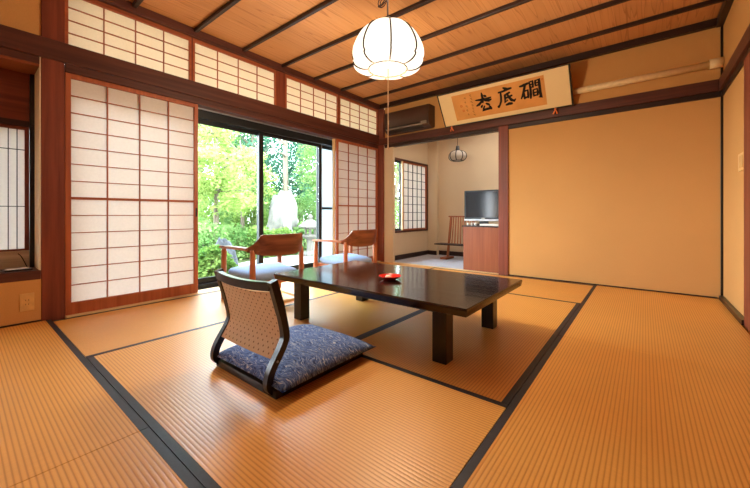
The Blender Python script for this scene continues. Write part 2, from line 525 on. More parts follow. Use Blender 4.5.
# pillars
trim(box(-0.12, 0.004, -3.825, -3.702, -0.055, 2.386), M['pillarZ'], 'red brown pillar beside the left window recess', 0.004)
trim(box(-0.02, 0.105, -0.025, 0.10, -0.055, 2.386), M['pillarZ'], 'red brown corner pillar by the alcove opening', 0.004)
trim(box(1.878, 1.996, -0.015, 0.10, -0.055, 1.822), M['pillarZ'], 'red brown post right of the alcove opening', 0.004)
trim(box(3.803, XR - 0.001, -0.014, -0.001, 0.0, 1.772), M['framebk'], 'thin black corner post', 0.002)
trim(box(3.803, XR - 0.001, -0.014, -0.001, 1.926, 2.385), M['framebk'], 'thin black corner post above the rail', 0.002)
trim(box(XR - 0.02, XR + 0.0, YF, -0.905, 0.0, 1.772), M['pillarZ'], 'brown frame on the right wall', 0.003)
struct(box(XR - 0.03, XR - 0.001, -0.905, -0.03, 0.0, 0.035).build('baseboard_right', M['framebk']), 'black base strip along the right wall')
struct(box(1.996, XR - 0.035, -0.008, -0.0005, 0.0, 0.012).build('baseboard_back', M['darkX']), 'thin dark base strip along the back wall')
struct(box(-0.002, 0.006, YF, -3.825, 0.0, 0.01).build('baseboard_left', M['darkY']), 'thin dark base strip under the window recess')
# thresholds
trim(box(0.272, 1.88, -0.028, 0.05, -0.055, 0.004), M['paleX'], 'pale wooden threshold of the alcove opening', 0.002)
trim(box(-0.10, 0.06, -3.70, -0.025, -0.055, 0.006), M['paleY'], 'wooden sill track of the paper sliding doors', 0.002)
trim(box(-0.26, -0.10, -3.70, -0.0, -0.16, 0.0), M['paleY'], 'pale wooden step between paper doors and glass doors', 0.002)

# ------------------------------------------------------------------ transom windows
win_no = [0]
def lattice(y0, y1, z0, z1, cols, rows, wv, wh, dx=(0.0, 0.012)):
    """bars in the x = 0 plane"""
    mb = MB()
    for i in range(1, cols):
        y = y0 + (y1 - y0) * i / cols
        mb.box(dx[0], dx[1], y - wv / 2, y + wv / 2, z0, z1)
    for j in rows:
        mb.box(dx[0], dx[1] * 0.85, y0, y1, j - wh / 2, j + wh / 2)
    return mb

def frame_mb(y0, y1, z0, z1, st, top, bot, x0, x1):
    mb = MB()
    mb.box(x0, x1, y0, y0 + st, z0, z1).box(x0, x1, y1 - st, y1, z0, z1)
    mb.box(x0, x1, y0 + st, y1 - st, z1 - top, z1).box(x0, x1, y0 + st, y1 - st, z0, z0 + bot)
    return mb

for (y0, y1) in ((-3.702, -2.825), (-2.815, -1.905), (-1.778, -0.905), (-0.885, -0.028)):
    win_no[0] += 1
    z0, z1 = 1.972, 2.388
    w = frame_mb(y0, y1, z0, z1, 0.02, 0.035, 0.008, -0.028, -0.002).build('window_%d' % win_no[0], M['shojiY'])
    struct(w, 'transom window with a paper lattice above the sliding doors')
    a0, a1, b0, b1 = y0 + 0.02, y1 - 0.02, z0 + 0.006, z1 - 0.035
    rows = [b0 + (b1 - b0) * t / 4 for t in (1, 2, 3)]
    lattice(a0, a1, b0, b1, 4, rows, 0.007, 0.006, (-0.018, -0.006)).build('lattice', M['shojiZ'], w)
    box(-0.021, -0.019, a0, a1, b0, b1).build('paper', M['paper_transom'], w)
trim(box(-0.06, 0.0, -2.826, -2.814, 1.978, 2.388), M['pillarZ'], 'thin post between transom windows', 0)
trim(box(-0.06, 0.0, -1.906, -1.777, 1.978, 2.388), M['pillarZ'], 'wide post between transom windows')
trim(box(-0.06, 0.0, -0.906, -0.884, 1.978, 2.388), M['pillarZ'], 'thin post between transom windows', 0)

# ------------------------------------------------------------------ shoji sliding doors
door_no = [0]
def shoji(y0, y1, xoff, label, cols=4, z1=1.776, palestile=False):
    door_no[0] += 1
    z0 = 0.006
    st = 0.032
    d = frame_mb(y0, y1, z0, z1, st, 0.034, 0.086, xoff - 0.03, xoff).bevel(0.002, 1).build('door_%d' % door_no[0], M['shojiZ'])
    struct(d, label)
    a0, a1, b0, b1 = y0 + st, y1 - st, z0 + 0.086, z1 - 0.034
    mid = 0.862
    MB().box(xoff - 0.028, xoff - 0.002, a0, a1, mid - 0.009, mid + 0.009).build('middle_rail', M['shojiY'], d)
    up = [mid + (b1 - mid) * t / 7 for t in range(1, 7)]
    lo = [b0 + (mid - b0) * t / 6 for t in range(1, 6)]
    lattice(a0, a1, b0, b1, cols, up + lo, 0.0075, 0.006, (xoff - 0.020, xoff - 0.005)).build('lattice', M['shojiZ'], d)
    box(xoff - 0.0235, xoff - 0.0215, a0, a1, b0, b1).build('paper', M['paper'], d)
    return d
d1 = shoji(-3.700, -2.768, 0.0, 'large paper sliding door beside the left pillar')
MB().box(-0.002, 0.001, -2.790, -2.776, 0.72, 0.80).build('finger_pull', M['framebk'], d1)
d2 = shoji(-0.935, -0.030, 0.0, 'paper sliding door beside the corner pillar')
# pale edge of a second stile
MB().box(-0.07, -0.036, -0.955, -0.93, 0.006, 1.776).build('pale_stile', M['paleZ'], d2)

# ------------------------------------------------------------------ glass sliding doors (dark aluminium)
trim(box(-0.24, -0.12, -3.70, -0.03, 1.69, 1.84), M['sash'], 'dark aluminium head of the glass doors', 0.004)
t = trim(MB().box(-0.118, -0.104, -3.70, -0.03, 1.775, 1.79).box(-0.098, -0.088, -3.70, -0.03, 1.765, 1.776), M['sash_light'], 'pale double rail of the glass doors', 0)
trim(box(-0.25, -0.13, -3.70, -0.03, -0.05, 0.045), M['sash'], 'dark aluminium sill track of the glass doors', 0.004)
def glass_door(y0, y1, x, label, midrail=False, frosted=False, st=0.055):
    door_no[0] += 1
    d = frame_mb(y0, y1, 0.045, 1.70, st, 0.05, 0.055, x - 0.025, x).bevel(0.003, 1).build('door_%d' % door_no[0], M['sash'])
    struct(d, label)
    if midrail:
        box(x - 0.022, x - 0.003, y0 + st, y1 - st, 0.81, 0.84).build('middle_rail', M['sash'], d)
    box(x - 0.015, x - 0.011, y0 + st, y1 - st, 0.10, 1.65).build('pane', M['frosted' if frosted else 'glass'], d)
    box(x - 0.002, x + 0.002, y1 - 0.012, y1 - 0.002, 0.06, 1.69).build('edge_strip', M['sash_light'], d)
glass_door(-3.70, -2.84, -0.15, 'glass sliding door behind the left paper door')
glass_door(-2.90, -1.965, -0.19, 'glass sliding door behind the nearer chair')
glass_door(-2.03, -1.07, -0.15, 'glass sliding door facing the stone lantern')
glass_door(-1.12, -0.03, -0.19, 'frosted glass door with a middle rail', True, True)

# ------------------------------------------------------------------ window recess at the far left (shoin)
XS = -0.27
trim(box(XS - 0.02, 0.004, YF, -3.826, 0.292, 0.354), M['beamY'], 'dark wooden ledge of the window recess', 0.003)
trim(box(-0.236, -0.0, -3.832, -3.826, 0.354, 1.84), M['palewall'], 'pale side reveal of the window recess', 0)
trim(box(XS - 0.03, -0.236, -3.856, -3.826, 0.354, 1.80), M['framebk'], 'black post in the window recess', 0)
trim(box(XS + 0.02, -0.012, YF, -3.833, 1.772, 1.79), M['cabY'], 'wooden soffit of the window recess', 0)
trim(box(-0.05, -0.003, YF, -3.826, 1.79, 1.836), M['beamY'], 'lintel above the window recess', 0)
trim(box(XS - 0.01, XS + 0.012, YF, -3.857, 1.42, 1.80), M['pillarY'], 'red brown panel above the recess window', 0)
trim(box(XS - 0.012, XS + 0.02, YF, -3.857, 1.385, 1.425), M['darkY'], 'dark rail above the recess window', 0)
trim(box(XS - 0.01, XS + 0.015, YF, -3.857, 0.354, 0.478), M['greyboard'], 'weathered grey board below the recess window', 0)
win_no[0] += 1
w = frame_mb(-4.95, -3.857, 0.478, 1.385, 0.022, 0.022, 0.012, XS - 0.025, XS).build('window_%d' % win_no[0], M['pillarZ'])
struct(w, 'paper lattice window in the recess')
mb = MB()
for i in range(1, 25):
    y = -3.874 - i * 0.0435
    mb.box(XS - 0.016, XS - 0.006, y - 0.0025, y + 0.0025, 0.49, 1.363)
for zz in (0.80, 1.215):
    mb.box(XS - 0.016, XS - 0.007, -4.93, -3.874, zz - 0.0025, zz + 0.0025)
mb.build('lattice', M['darkZ'], w)
box(XS - 0.02, XS - 0.018, -4.93, -3.874, 0.49, 1.363).build('paper', M['paper'], w)

# ------------------------------------------------------------------ alcove room behind the opening
XW = 0.15
aw = MB()
aw.box(XW - 0.1, XW, 0.05, YB2 + 0.1, -0.05, 0.44).box(XW - 0.1, XW, 0.05, YB2 + 0.1, 1.655, 2.30)
aw.box(XW - 0.1, XW, 0.05, 0.14, 0.44, 1.655).box(XW - 0.1, XW, 1.262, YB2 + 0.1, 0.44, 1.655)
struct(aw.build('wall_left.001', M['beige']), 'beige window wall of the alcove room')
ab = MB().box(XW - 0.1, 2.7, YB2, YB2 + 0.1, -0.05, 2.30).box(XW, 0.335, 1.275, YB2, -0.05, 2.30)
struct(ab.build('wall_back.001', M['beige']), 'beige back wall of the alcove room')
struct(box(2.6, 2.7, 0.08, YB2, -0.05, 2.30).build('wall_right.001', M['beige']), 'beige right wall of the alcove room')
struct(box(XW - 0.1, 2.7, 0.08, YB2 + 0.1, 2.30, 2.36).build('ceiling.001', M['beige']), 'beige ceiling of the alcove room')
struct(box(XW, XW + 0.012, 0.06, 1.275, -0.002, 0.075).build('baseboard_left.001', M['darkY']), 'dark baseboard below the alcove window')
struct(MB().box(0.335, 2.6, YB2 - 0.012, YB2, -0.002, 0.075).box(XW + 0.012, 0.335, 1.263, 1.275, -0.002, 0.075).build('baseboard_back.001', M['darkX']), 'dark baseboard of the alcove room')
win_no[0] += 1
w = frame_mb(0.14, 1.262, 0.44, 1.655, 0.025, 0.03, 0.03, XW - 0.09, XW + 0.012).bevel(0.002, 1).build('window_%d' % win_no[0], M['beamZ'])
struct(w, 'alcove window half covered by a paper screen')
s = frame_mb(0.17, 0.475, 0.47, 1.625, 0.035, 0.03, 0.035, XW - 0.075, XW - 0.05).build('glass_sash', M['sash'], w)
box(XW - 0.065, XW - 0.061, 0.205, 0.44, 0.505, 1.595).build('pane', M['glass'], s)
MB().box(XW - 0.05, XW - 0.038, 0.447, 0.462, 0.98, 1.10).build('latch', M['framebk'], s)
s2 = frame_mb(0.465, 1.237, 0.47, 1.625, 0.022, 0.022, 0.022, XW - 0.03, XW - 0.004).build('paper_screen', M['shojiZ'], w)
a0, a1, b0, b1 = 0.487, 1.215, 0.492, 1.603
mb = MB()
for i in range(1, 5):
    y = a0 + (a1 - a0) * i / 5
    mb.box(XW - 0.02, XW - 0.008, y - 0.004, y + 0.004, b0, b1)
for i in range(1, 8):
    z = b0 + (b1 - b0) * i / 8
    mb.box(XW - 0.02, XW - 0.009, a0, a1, z - 0.004, z + 0.004)
mb.build('lattice', M['sash'], s2)
box(XW - 0.024, XW - 0.022, a0, a1, b0, b1).build('paper', M['paper'], s2)
MB().box(XW - 0.03, XW - 0.002, 0.44, 0.466, 0.47, 1.625).build('pale_stile', M['paleZ'], w)

# ------------------------------------------------------------------ tatami mats
def tatami(x0, x1, y0, y1, axis, label, borders=(1, 1)):
    cx, cy = (x0 + x1) / 2, (y0 + y1) / 2
    t = empty('tatami_mat', (cx, cy, -0.055), 0 if axis == 'X' else PI / 2)
    tag(t, label, 'tatami mat', 'tatami mats on the floor')
    L, W = (x1 - x0, y1 - y0) if axis == 'X' else (y1 - y0, x1 - x0)
    g = 0.0015
    b = 0.027
    lo = -W / 2 + g + (b if borders[0] else 0)
    hi = W / 2 - g - (b if borders[1] else 0)
    box(-L / 2 + g, L / 2 - g, lo, hi, 0, 0.055).build('rush_surface', M['tatami'], t)
    if borders[0]:
        box(-L / 2 + g, L / 2 - g, -W / 2 + g, lo, 0, 0.0558).build('cloth_border', M['border'], t)
    if borders[1]:
        box(-L / 2 + g, L / 2 - g, hi, W / 2 - g, 0, 0.0558).build('cloth_border', M['border'], t)
    return t
XA, XB, XC = 1.030, 1.945, 2.868
YA, YBm, YD = -0.965, -2.848, -3.775
XT = XR - 0.03
# for axis Y the mat is turned by 90 degrees: local +y is world -x
tatami(0.062, XA, YD + 0.001, -1.90, 'Y', 'tatami mat in front of the large left paper door', (1, 1))
tatami(0.062, XA, -1.90, -0.032, 'Y', 'tatami mat under the two armchairs, reaching the corner pillar')
tatami(XA, XC, YA, -0.032, 'X', 'tatami mat along the alcove threshold behind the table', (1, 1))
tatami(XA, XB, YBm, YA, 'Y', 'tatami mat under the left half of the low table', (1, 0))
tatami(XB, XC, YBm, YA, 'Y', 'tatami mat under the right half of the low table', (1, 1))
tatami(XA, XC, YD, YBm, 'X', 'tatami mat under the legless chair', (1, 1))
tatami(XC, XT, -1.885, -0.012, 'Y', 'tatami mat against the blank ochre back wall', (0, 1))
tatami(XC, XT, YD, -1.885, 'Y', 'tatami mat in the right foreground, nearest the camera', (0, 1))
tatami(0.008, 1.93, -4.72, YD, 'X', 'tatami mat in the left foreground below the wall outlet', (0, 1))
tatami(1.93, XT, -4.72, YD, 'X', 'tatami mat at the lower edge beyond the short seam', (0, 1))
box(0.008, XT, YF, -4.72, -0.055, -0.002).build('floor.002', M['paleX'])
bpy.data.objects['floor.002']['kind'] = 'structure'
bpy.data.objects['floor.002']['label'] = 'wooden floor edge behind the tatami'

# ------------------------------------------------------------------ low table
TX0, TX1, TY0, TY1, TZ = 1.180, 2.655, -2.752, -1.868, 0.312
tcx, tcy = (TX0 + TX1) / 2, (TY0 + TY1) / 2
t = empty('low_table', (tcx, tcy, 0.001))
tag(t, 'long low dark lacquered table standing on the tatami', 'table')
hx, hy = (TX1 - TX0) / 2, (TY1 - TY0) / 2
mb = MB()
# top slab with undercut edge
def rr(hx, hy, z): return [(-hx, -hy, z), (hx, -hy, z), (hx, hy, z), (-hx, hy, z)]
mb.loft([rr(hx - 0.03, hy - 0.03, TZ - 0.047), rr(hx - 0.006, hy - 0.006, TZ - 0.040), rr(hx, hy, TZ - 0.012), rr(hx, hy, TZ - 0.004), rr(hx - 0.004, hy - 0.004, TZ)])
mb.build('tabletop', M['tabletop'], t)
for x0, x1 in ((1.335, 1.413), (2.444, 2.522)):
    for y0, y1 in ((-2.692, -2.614), (-2.035, -1.957)):
        MB().box(x0 - tcx, x1 - tcx, y0 - tcy, y1 - tcy, 0, TZ - 0.047).bevel(0.004, 2).build('leg', M['blackZ'], t)
for y in (-2.652, -1.992):
    MB().box(1.42 - tcx, 2.442 - tcx, y - 0.012 - tcy, y + 0.012 - tcy, TZ - 0.072, TZ - 0.047).build('apron', M['blackX'], t)

# red dish
dx, dy = 1.972, -2.405
d = MB().lathe([(0.0, 0.004), (0.028, 0.004), (0.030, 0.0), (0.036, 0.0), (0.040, 0.006), (0.060, 0.012), (0.073, 0.025), (0.0755, 0.026), (0.072, 0.021), (0.056, 0.013), (0.03, 0.010), (0.0, 0.010)], 40).build('lacquer_dish', M['red'], None, True, (dx, dy, TZ + 0.001))
tag(d, 'small shallow red lacquer dish on the dark table', 'dish')
mb = MB()
mb.loft([[(r * 0.024 * math.cos(a), r * 0.016 * math.sin(a), z) for a in [2 * PI * q / 12 for q in range(12)]] for r, z in ((0.75, 0), (1, 0.006), (0.85, 0.013), (0.4, 0.017))])
sw = mb.build('wrapped_sweet', M['cream'], None, True, (dx - 0.004, dy - 0.014, TZ + 0.0115))
tag(sw, 'small cream wrapped sweet lying in the red dish', 'sweet')

# ------------------------------------------------------------------ legless chair (zaisu) and cushion
ZX0, ZX1 = 1.638, 2.112
zc = (ZX0 + ZX1) / 2
zy = -3.16
t = empty('legless_chair', (zc, zy, 0.001))
tag(t, 'black framed legless floor chair with a beige dotted back', 'floor chair')
hw = (ZX1 - ZX0) / 2
def zp(y, z): return (y - zy, z)
prof = [(-3.345, 0.018), (-3.385, 0.022), (-3.408, 0.042), (-3.410, 0.075), (-3.392, 0.118), (-3.356, 0.172), (-3.336, 0.208), (-3.330, 0.238), (-3.346, 0.318), (-3.372, 0.408), (-3.392, 0.470)]
def cat(pts, n=4):
    r = []
    P = [pts[0]] + list(pts) + [pts[-1]]
    for i in range(1, len(P) - 2):
        for k in range(n):
            tt = k / n
            a = [P[i - 1], P[i], P[i + 1], P[i + 2]]
            r.append(tuple(0.5 * ((2 * a[1][j]) + (-a[0][j] + a[2][j]) * tt + (2 * a[0][j] - 5 * a[1][j] + 4 * a[2][j] - a[3][j]) * tt * tt + (-a[0][j] + 3 * a[1][j] - 3 * a[2][j] + a[3][j]) * tt ** 3) for j in range(len(pts[0]))))
    r.append(pts[-1])
    return r
sp = cat(prof, 4)
for sx in (-1, 1):
    xx = sx * (hw - 0.014)
    auto_smooth(MB().rect_sweep([(xx, y - zy, z) for y, z in sp], 0.028, [0.03] * (len(sp) - 8) + [0.034] * 8, Vector((1, 0, 0))).build('back_post', M['blackZ'], t), 50)
# base board
auto_smooth(MB().box(-hw + 0.002, hw + 0.022, -3.40 - zy, -2.865 - zy, 0.0, 0.034).bevel(0.006, 2).build('seat_board', M['blackY'], t), 50)
# top rail bows backwards and dips
mb = MB()
pts = []
for i in range(15):
    s = -1 + 2 * i / 14
    pts.append((s * (hw - 0.02), -3.392 - 0.022 * (1 - s * s) - zy, 0.448 - 0.007 * (1 - s * s)))
auto_smooth(mb.rect_sweep(pts, 0.024, 0.036, Vector((0, 1, 0))).build('top_rail', M['blackX'], t), 50)
# upholstered back panel
def prof_y(z):
    for (y0, z0), (y1, z1) in zip(sp, sp[1:]):
        if z0 <= z <= z1: return y0 + (y1 - y0) * (z - z0) / max(z1 - z0, 1e-6)
    return sp[-1][0]
nz, nx = 14, 16
def panel(off):
    g = []
    for j in range(nz + 1):
        row = []
        for i in range(nx + 1):
            s = -1 + 2 * i / nx
            zt = 0.422 - 0.012 * (1 - s * s)
            zb = 0.145
            z = zb + (zt - zb) * j / nz
            row.append(Vector((s * (hw - 0.026), prof_y(z) - 0.018 * (1 - s * s) * (0.35 + 0.65 * j / nz) + off - zy, z)))
        g.append(row)
    return g
mb = MB()
A, B = panel(-0.011), panel(0.011)
va = [[mb.bm.verts.new(p) for p in r] for r in A]
vb = [[mb.bm.verts.new(p) for p in r] for r in B]
for j in range(nz):
    for i in range(nx):
        mb.bm.faces.new((va[j][i], va[j][i + 1], va[j + 1][i + 1], va[j + 1][i]))
        mb.bm.faces.new((vb[j][i], vb[j + 1][i], vb[j + 1][i + 1], vb[j][i + 1]))
for j in range(nz):
    for i in (0, nx):
        mb.bm.faces.new((va[j][i], va[j + 1][i], vb[j + 1][i], vb[j][i]))
for i in range(nx):
    for j in (0, nz):
        mb.bm.faces.new((va[j][i], vb[j][i], vb[j][i + 1], va[j][i + 1]))
auto_smooth(mb.build('back_panel', M['zfabric'], t), 50)
# screws
for sx in (-1, 1):
    MB().tube([(sx * (hw - 0.001), -3.376 - zy, 0.14), (sx * (hw + 0.002), -3.376 - zy, 0.14)], 0.005, 10).build('bolt', M['sash_light'], t)

# cushion (zabuton)
def zabuton(hx, hy, th, name):
    mb = MB()
    n = 28
    top, bot = [], []
    for j in range(n + 1):
        rt, rb = [], []
        for i in range(n + 1):
            u, v = -1 + 2 * i / n, -1 + 2 * j / n
            e = max(0.0, (1 - abs(u) ** 3.2)) ** 0.55 * max(0.0, (1 - abs(v) ** 3.2)) ** 0.55
            cx_ = hx * u * (1 - 0.035 * (1 - v * v) * 0 + 0.03 * (v * v) * abs(u))
            cy_ = hy * v * (1 + 0.03 * (u * u) * abs(v))
            wob = 0.004 * noise.noise(Vector((u * 3, v * 3, 1.7)))
            rt.append(mb.bm.verts.new((cx_, cy_, 0.018 + th * 0.76 * e + wob * e)))
            rb.append(mb.bm.verts.new((cx_, cy_, 0.0175 - 0.0175 * e ** 0.6)) if 0 < i < n and 0 < j < n else None)
        top.append(rt); bot.append(rb)
    for j in range(n + 1):
        for i in range(n + 1):
            if bot[j][i] is None: bot[j][i] = top[j][i]
    for j in range(n):
        for i in range(n):
            mb.bm.faces.new((top[j][i], top[j][i + 1], top[j + 1][i + 1], top[j + 1][i]))
            f = [bot[j][i], bot[j + 1][i], bot[j + 1][i + 1], bot[j][i + 1]]
            try: mb.bm.faces.new(f)
            except ValueError: pass
    return mb
cu = zabuton(0.272, 0.283, 0.084, 'floor_cushion').build('floor_cushion', M['cushion'], None, True, (1.912, -3.118, 0.0355))
tag(cu, 'flat square indigo blue cushion with pale scratch pattern on the floor chair', 'cushion')

# ------------------------------------------------------------------ armchairs
def make_armchair():
    t = empty('armchair')
    fx, rx, fw, rw = 0.215, -0.205, 0.275, 0.235
    for x, w, zt, lean in ((fx, fw, 0.452, 0.012), (rx + 0.005, rw, 0.455, -0.02)):
        for s in (-1, 1):
            MB().tube([(x, s * w, 0.018), (x - lean * 0.3, s * w, 0.2), (x - lean * 0.6, s * (w - 0.003), zt - 0.02), (x - lean * 0.7, s * (w - 0.004), zt + 0.002)], [0.017, 0.024, 0.021, 0.017], 12).build('leg', M['chairZ'], t, True)
    # skids under the legs
    for s in (-1, 1):
        MB().rect_sweep([(fx + 0.02, s * fw * 1.0, 0.009), (rx - 0.02, s * rw, 0.009)], 0.034, 0.018).bevel(0.003, 1).build('skid', M['paleX'], t)
    MB().box(rx - 0.012, rx + 0.022, -rw + 0.017, rw - 0.017, 0.0, 0.018).bevel(0.003, 1).build('skid_crossbar', M['paleY'], t)
    # seat rails
    mb = MB()
    mb.rect_sweep([(fx - 0.01, -fw + 0.02, 0.196), (fx - 0.01, fw - 0.02, 0.196)], 0.022, 0.045, Vector((1, 0, 0)))
    mb.rect_sweep([(rx + 0.03, -rw + 0.02, 0.186), (rx + 0.03, rw - 0.02, 0.186)], 0.022, 0.045, Vector((1, 0, 0)))
    for s in (-1, 1):
        mb.rect_sweep([(fx - 0.01, s * (fw - 0.03), 0.196), (rx + 0.03, s * (rw - 0.03), 0.186)], 0.022, 0.045)
    mb.build('seat_frame', M['chairY'], t)
    # seat cushion, trapezoid in plan, domed
    mb = MB(); n = 16
    rings = []
    def ring(k, z):
        pts = []
        for q in range(40):
            a = 2 * PI * q / 40
            ca, sa = math.cos(a), math.sin(a)
            e = 0.28
            u = math.copysign(abs(ca) ** e, ca); v = math.copysign(abs(sa) ** e, sa)
            x = 0.005 + u * 0.205 * k
            w = 0.215 + (0.265 - 0.215) * (u * k + 1) / 2
            pts.append((x, v * w * k, z + 0.012 * (u * k) ))
        return pts
    for k_, z in ((0.93, 0.212), (0.985, 0.222), (1.0, 0.240), (0.99, 0.256), (0.95, 0.268), (0.8, 0.279), (0.5, 0.286), (0.2, 0.288)):
        rings.append(ring(k_, z))
    mb.loft(rings)
    auto_smooth(mb.build('seat_cushion', M['seatblue'], t), 60)
    # armrests: flat boards that run back into the backrest
    for s in (-1, 1):
        pts, ws, hs = [], [], []
        for i in range(13):
            u = i / 12
            x = (fx + 0.03) + (-0.160 - (fx + 0.03)) * u
            y = s * (fw + 0.004 + (rw + 0.012 - fw - 0.004) * u)
            z = 0.462 + 0.004 * math.sin(u * PI)
            pts.append((x, y, z)); ws.append(0.036 + 0.016 * math.sin(u * PI * 0.9)); hs.append(0.020 if i else 0.014)
        auto_smooth(MB().rect_sweep(pts, ws, hs, Vector((0, 1, 0))).build('armrest', M['chairX'], t), 50)
    # backrest: broad bent panel, straight top edge, crescent lower edge, ramps down to the arms
    mb = MB()
    ns, nv = 60, 8
    def sm(a): a = max(0, min(1, a)); return a * a * (3 - 2 * a)
    F, Bk = [], []
    for i in range(ns + 1):
        s = -1 + 2 * i / ns
        y = 0.256 * math.sin(s * PI / 2 * 0.94) / math.sin(PI / 2 * 0.94)
        x = -0.258 + 0.150 * (abs(s) ** 2.6)
        f_ = max(0.0, min(1.0, (abs(s) - 0.56) / 0.42))
        zt = 0.474 + 0.106 * ((1 - f_) ** 1.9 if f_ > 0 else 1.0)
        zb = 0.405 + 0.047 * abs(s) ** 2.0
        nrm = Vector((-1, s * 0.9, 0)).normalized()
        f, b = [], []
        for j in range(nv + 1):
            z = zb + (zt - zb) * j / nv
            lean = -0.16 * (z - 0.44)
            p = Vector((x + lean, y, z))
            f.append(p - nrm * 0.010); b.append(p + nrm * 0.010)
        F.append(f); Bk.append(b)
    rings = []
    for i in range(ns + 1):
        rings.append(F[i] + list(reversed(Bk[i])))
    mb.loft(rings)
    auto_smooth(mb.build('backrest', M['walnut'], t), 45)
    return t
ch = make_armchair()
ch.location = (0.70, -2.50, 0.001); ch.rotation_euler = (0, 0, PI - R(2))
tag(ch, 'wooden armchair with grey blue seat behind the legless chair, nearer of two', 'armchair', 'armchairs facing the garden')
c2 = copy_tree(ch)
c2.location = (0.75, -1.515, 0.001); c2.rotation_euler = (0, 0, PI)
c2['label'] = 'wooden armchair with grey blue seat by the corner pillar, farther of two'

# ------------------------------------------------------------------ pendant lamp above the table
LX, LY = 1.89, -2.32
t = empty('pendant_lamp', (LX, LY, 1.74), R(-3.5))
tag(t, 'glowing white petal shaped pendant lamp hanging above the low table', 'lamp')
z0 = 1.74
def petal(a): return 0.93 + 0.07 * abs(math.sin(4 * a)) ** 0.8
P_up = [(0.060, 2.050), (0.105, 2.046), (0.155, 2.022), (0.192, 1.985), (0.224, 1.932), (0.246, 1.880), (0.2525, 1.842), (0.250, 1.818), (0.238, 1.802)]
P_lo = [(0.238, 1.802), (0.245, 1.793), (0.240, 1.779), (0.222, 1.764), (0.195, 1.753), (0.165, 1.748), (0.132, 1.750)]
NP = 96
MB().lathe([(r, z - z0) for r, z in cat(P_up, 3)], NP, mod=petal).build('lamp_shade', M['lampshade'], t, True)
MB().lathe([(r, z - z0) for r, z in cat(P_lo, 3)], NP, mod=petal).build('shade_skirt', M['lampshade'], t, True)
MB().lathe([(0.001, 1.757 - z0), (0.07, 1.756 - z0), (0.130, 1.752 - z0)], NP).build('shade_base', M['lampshade'], t, True)
MB().lathe([(0.001, 2.053 - z0), (0.060, 2.050 - z0)], 48).build('shade_top', M['lampshade'], t, True)
ribs = MB()
for k in range(8):
    a = 2 * PI * k / 8
    for P in (P_up, P_lo):
        ribs.tube([((r * 0.93 + 0.008) * math.cos(a), (r * 0.93 + 0.008) * math.sin(a), z - z0) for r, z in cat(P, 3)], 0.005, 6)
def ringtube(mb, r, z, rad, mod=None, n=96):
    ps = [(r * (mod(2 * PI * i / n) if mod else 1) * math.cos(2 * PI * i / n), r * (mod(2 * PI * i / n) if mod else 1) * math.sin(2 * PI * i / n), z) for i in range(n)]
    rings = []
    for i in range(n):
        c = Vector(ps[i]); d = Vector((c.x, c.y, 0)).normalized()
        rings.append([c + d * rad * math.cos(q * PI / 3) + Vector((0, 0, 1)) * rad * math.sin(q * PI / 3) for q in range(6)])
    rings.append(rings[0])
    mb.loft(rings, cap=False)
ringtube(ribs, 0.133, 1.750 - z0, 0.005)
ringtube(ribs, 0.062, 2.051 - z0, 0.004)
bmesh.ops.remove_doubles(ribs.bm, verts=ribs.bm.verts, dist=1e-6)
ribs.build('shade_ribs', M['rib'], t, True)
MB().tube([(0, 0, 2.05 - z0), (0, 0, ZC - z0)], [0.006, 0.006], 8).build('cord', M['cord'], t)
lp = []
for i in range(40):
    a = 2 * PI * i / 20
    lp.append((-0.045 - 0.038 * math.cos(a) + 0.01 * math.sin(a * 0.5), 0.01 * math.cos(a * 1.3), 2.245 - z0 + 0.03 * math.sin(a) - 0.02 * math.cos(a)))
MB().tube([(0, 0, 2.26 - z0)] + lp + [(0, 0, 2.23 - z0)], 0.0035, 6).build('cord_loop', M['cord'], t)
MB().lathe([(0.001, 2.12 - z0), (0.014, 2.11 - z0), (0.018, 2.065 - z0), (0.03, 2.052 - z0)], 20).build('cap', M['rib'], t, True)
pcd = MB().tube([(0.003, 0.0, 1.752 - z0), (0.003, 0, 1.225 - z0)], 0.0034, 6).build('pull_cord', M['pullcord'], t)
MB().lathe([(0.0005, 1.226 - z0), (0.004, 1.222 - z0), (0.006, 1.200 - z0), (0.0045, 1.192 - z0), (0.0005, 1.190 - z0)], 12, (0.003, 0)).build('cord_knob', M['pullcord'], pcd, True)

# ------------------------------------------------------------------ small lantern in the alcove room
t = empty('pendant_lantern', (0.985, 0.75, 1.585))
tag(t, 'small unlit round lantern with black ribs hanging in the alcove', 'lamp')
PL = [(0.070, 0.0), (0.112, 0.012), (0.136, 0.050), (0.137, 0.082), (0.120, 0.122), (0.075, 0.148), (0.035, 0.155)]
MB().lathe([(r * 0.97, z) for r, z in cat(PL, 3)], 40, cap=True).build('lantern_shade', M['lantern_paper'], t, True)
rb = MB()
for k in range(8):
    a = 2 * PI * (k + 0.3) / 8
    rb.tube([(r * math.cos(a), r * math.sin(a), z) for r, z in cat(PL, 3)], 0.0075, 6)
ringtube(rb, 0.072, 0.0, 0.009, n=40)
ringtube(rb, 0.05, 0.153, 0.006, n=40)
bmesh.ops.remove_doubles(rb.bm, verts=rb.bm.verts, dist=1e-6)
rb.build('lantern_ribs', M['blackmetal'], t, True)
MB().lathe([(0.001, 0.235), (0.024, 0.23), (0.03, 0.18), (0.044, 0.154)], 20).build('lantern_cap', M['blackmetal'], t, True)
MB().tube([(0, 0, 0.24), (0, 0, 2.30 - 1.585)], 0.005, 6).build('cord', M['cord'], t)

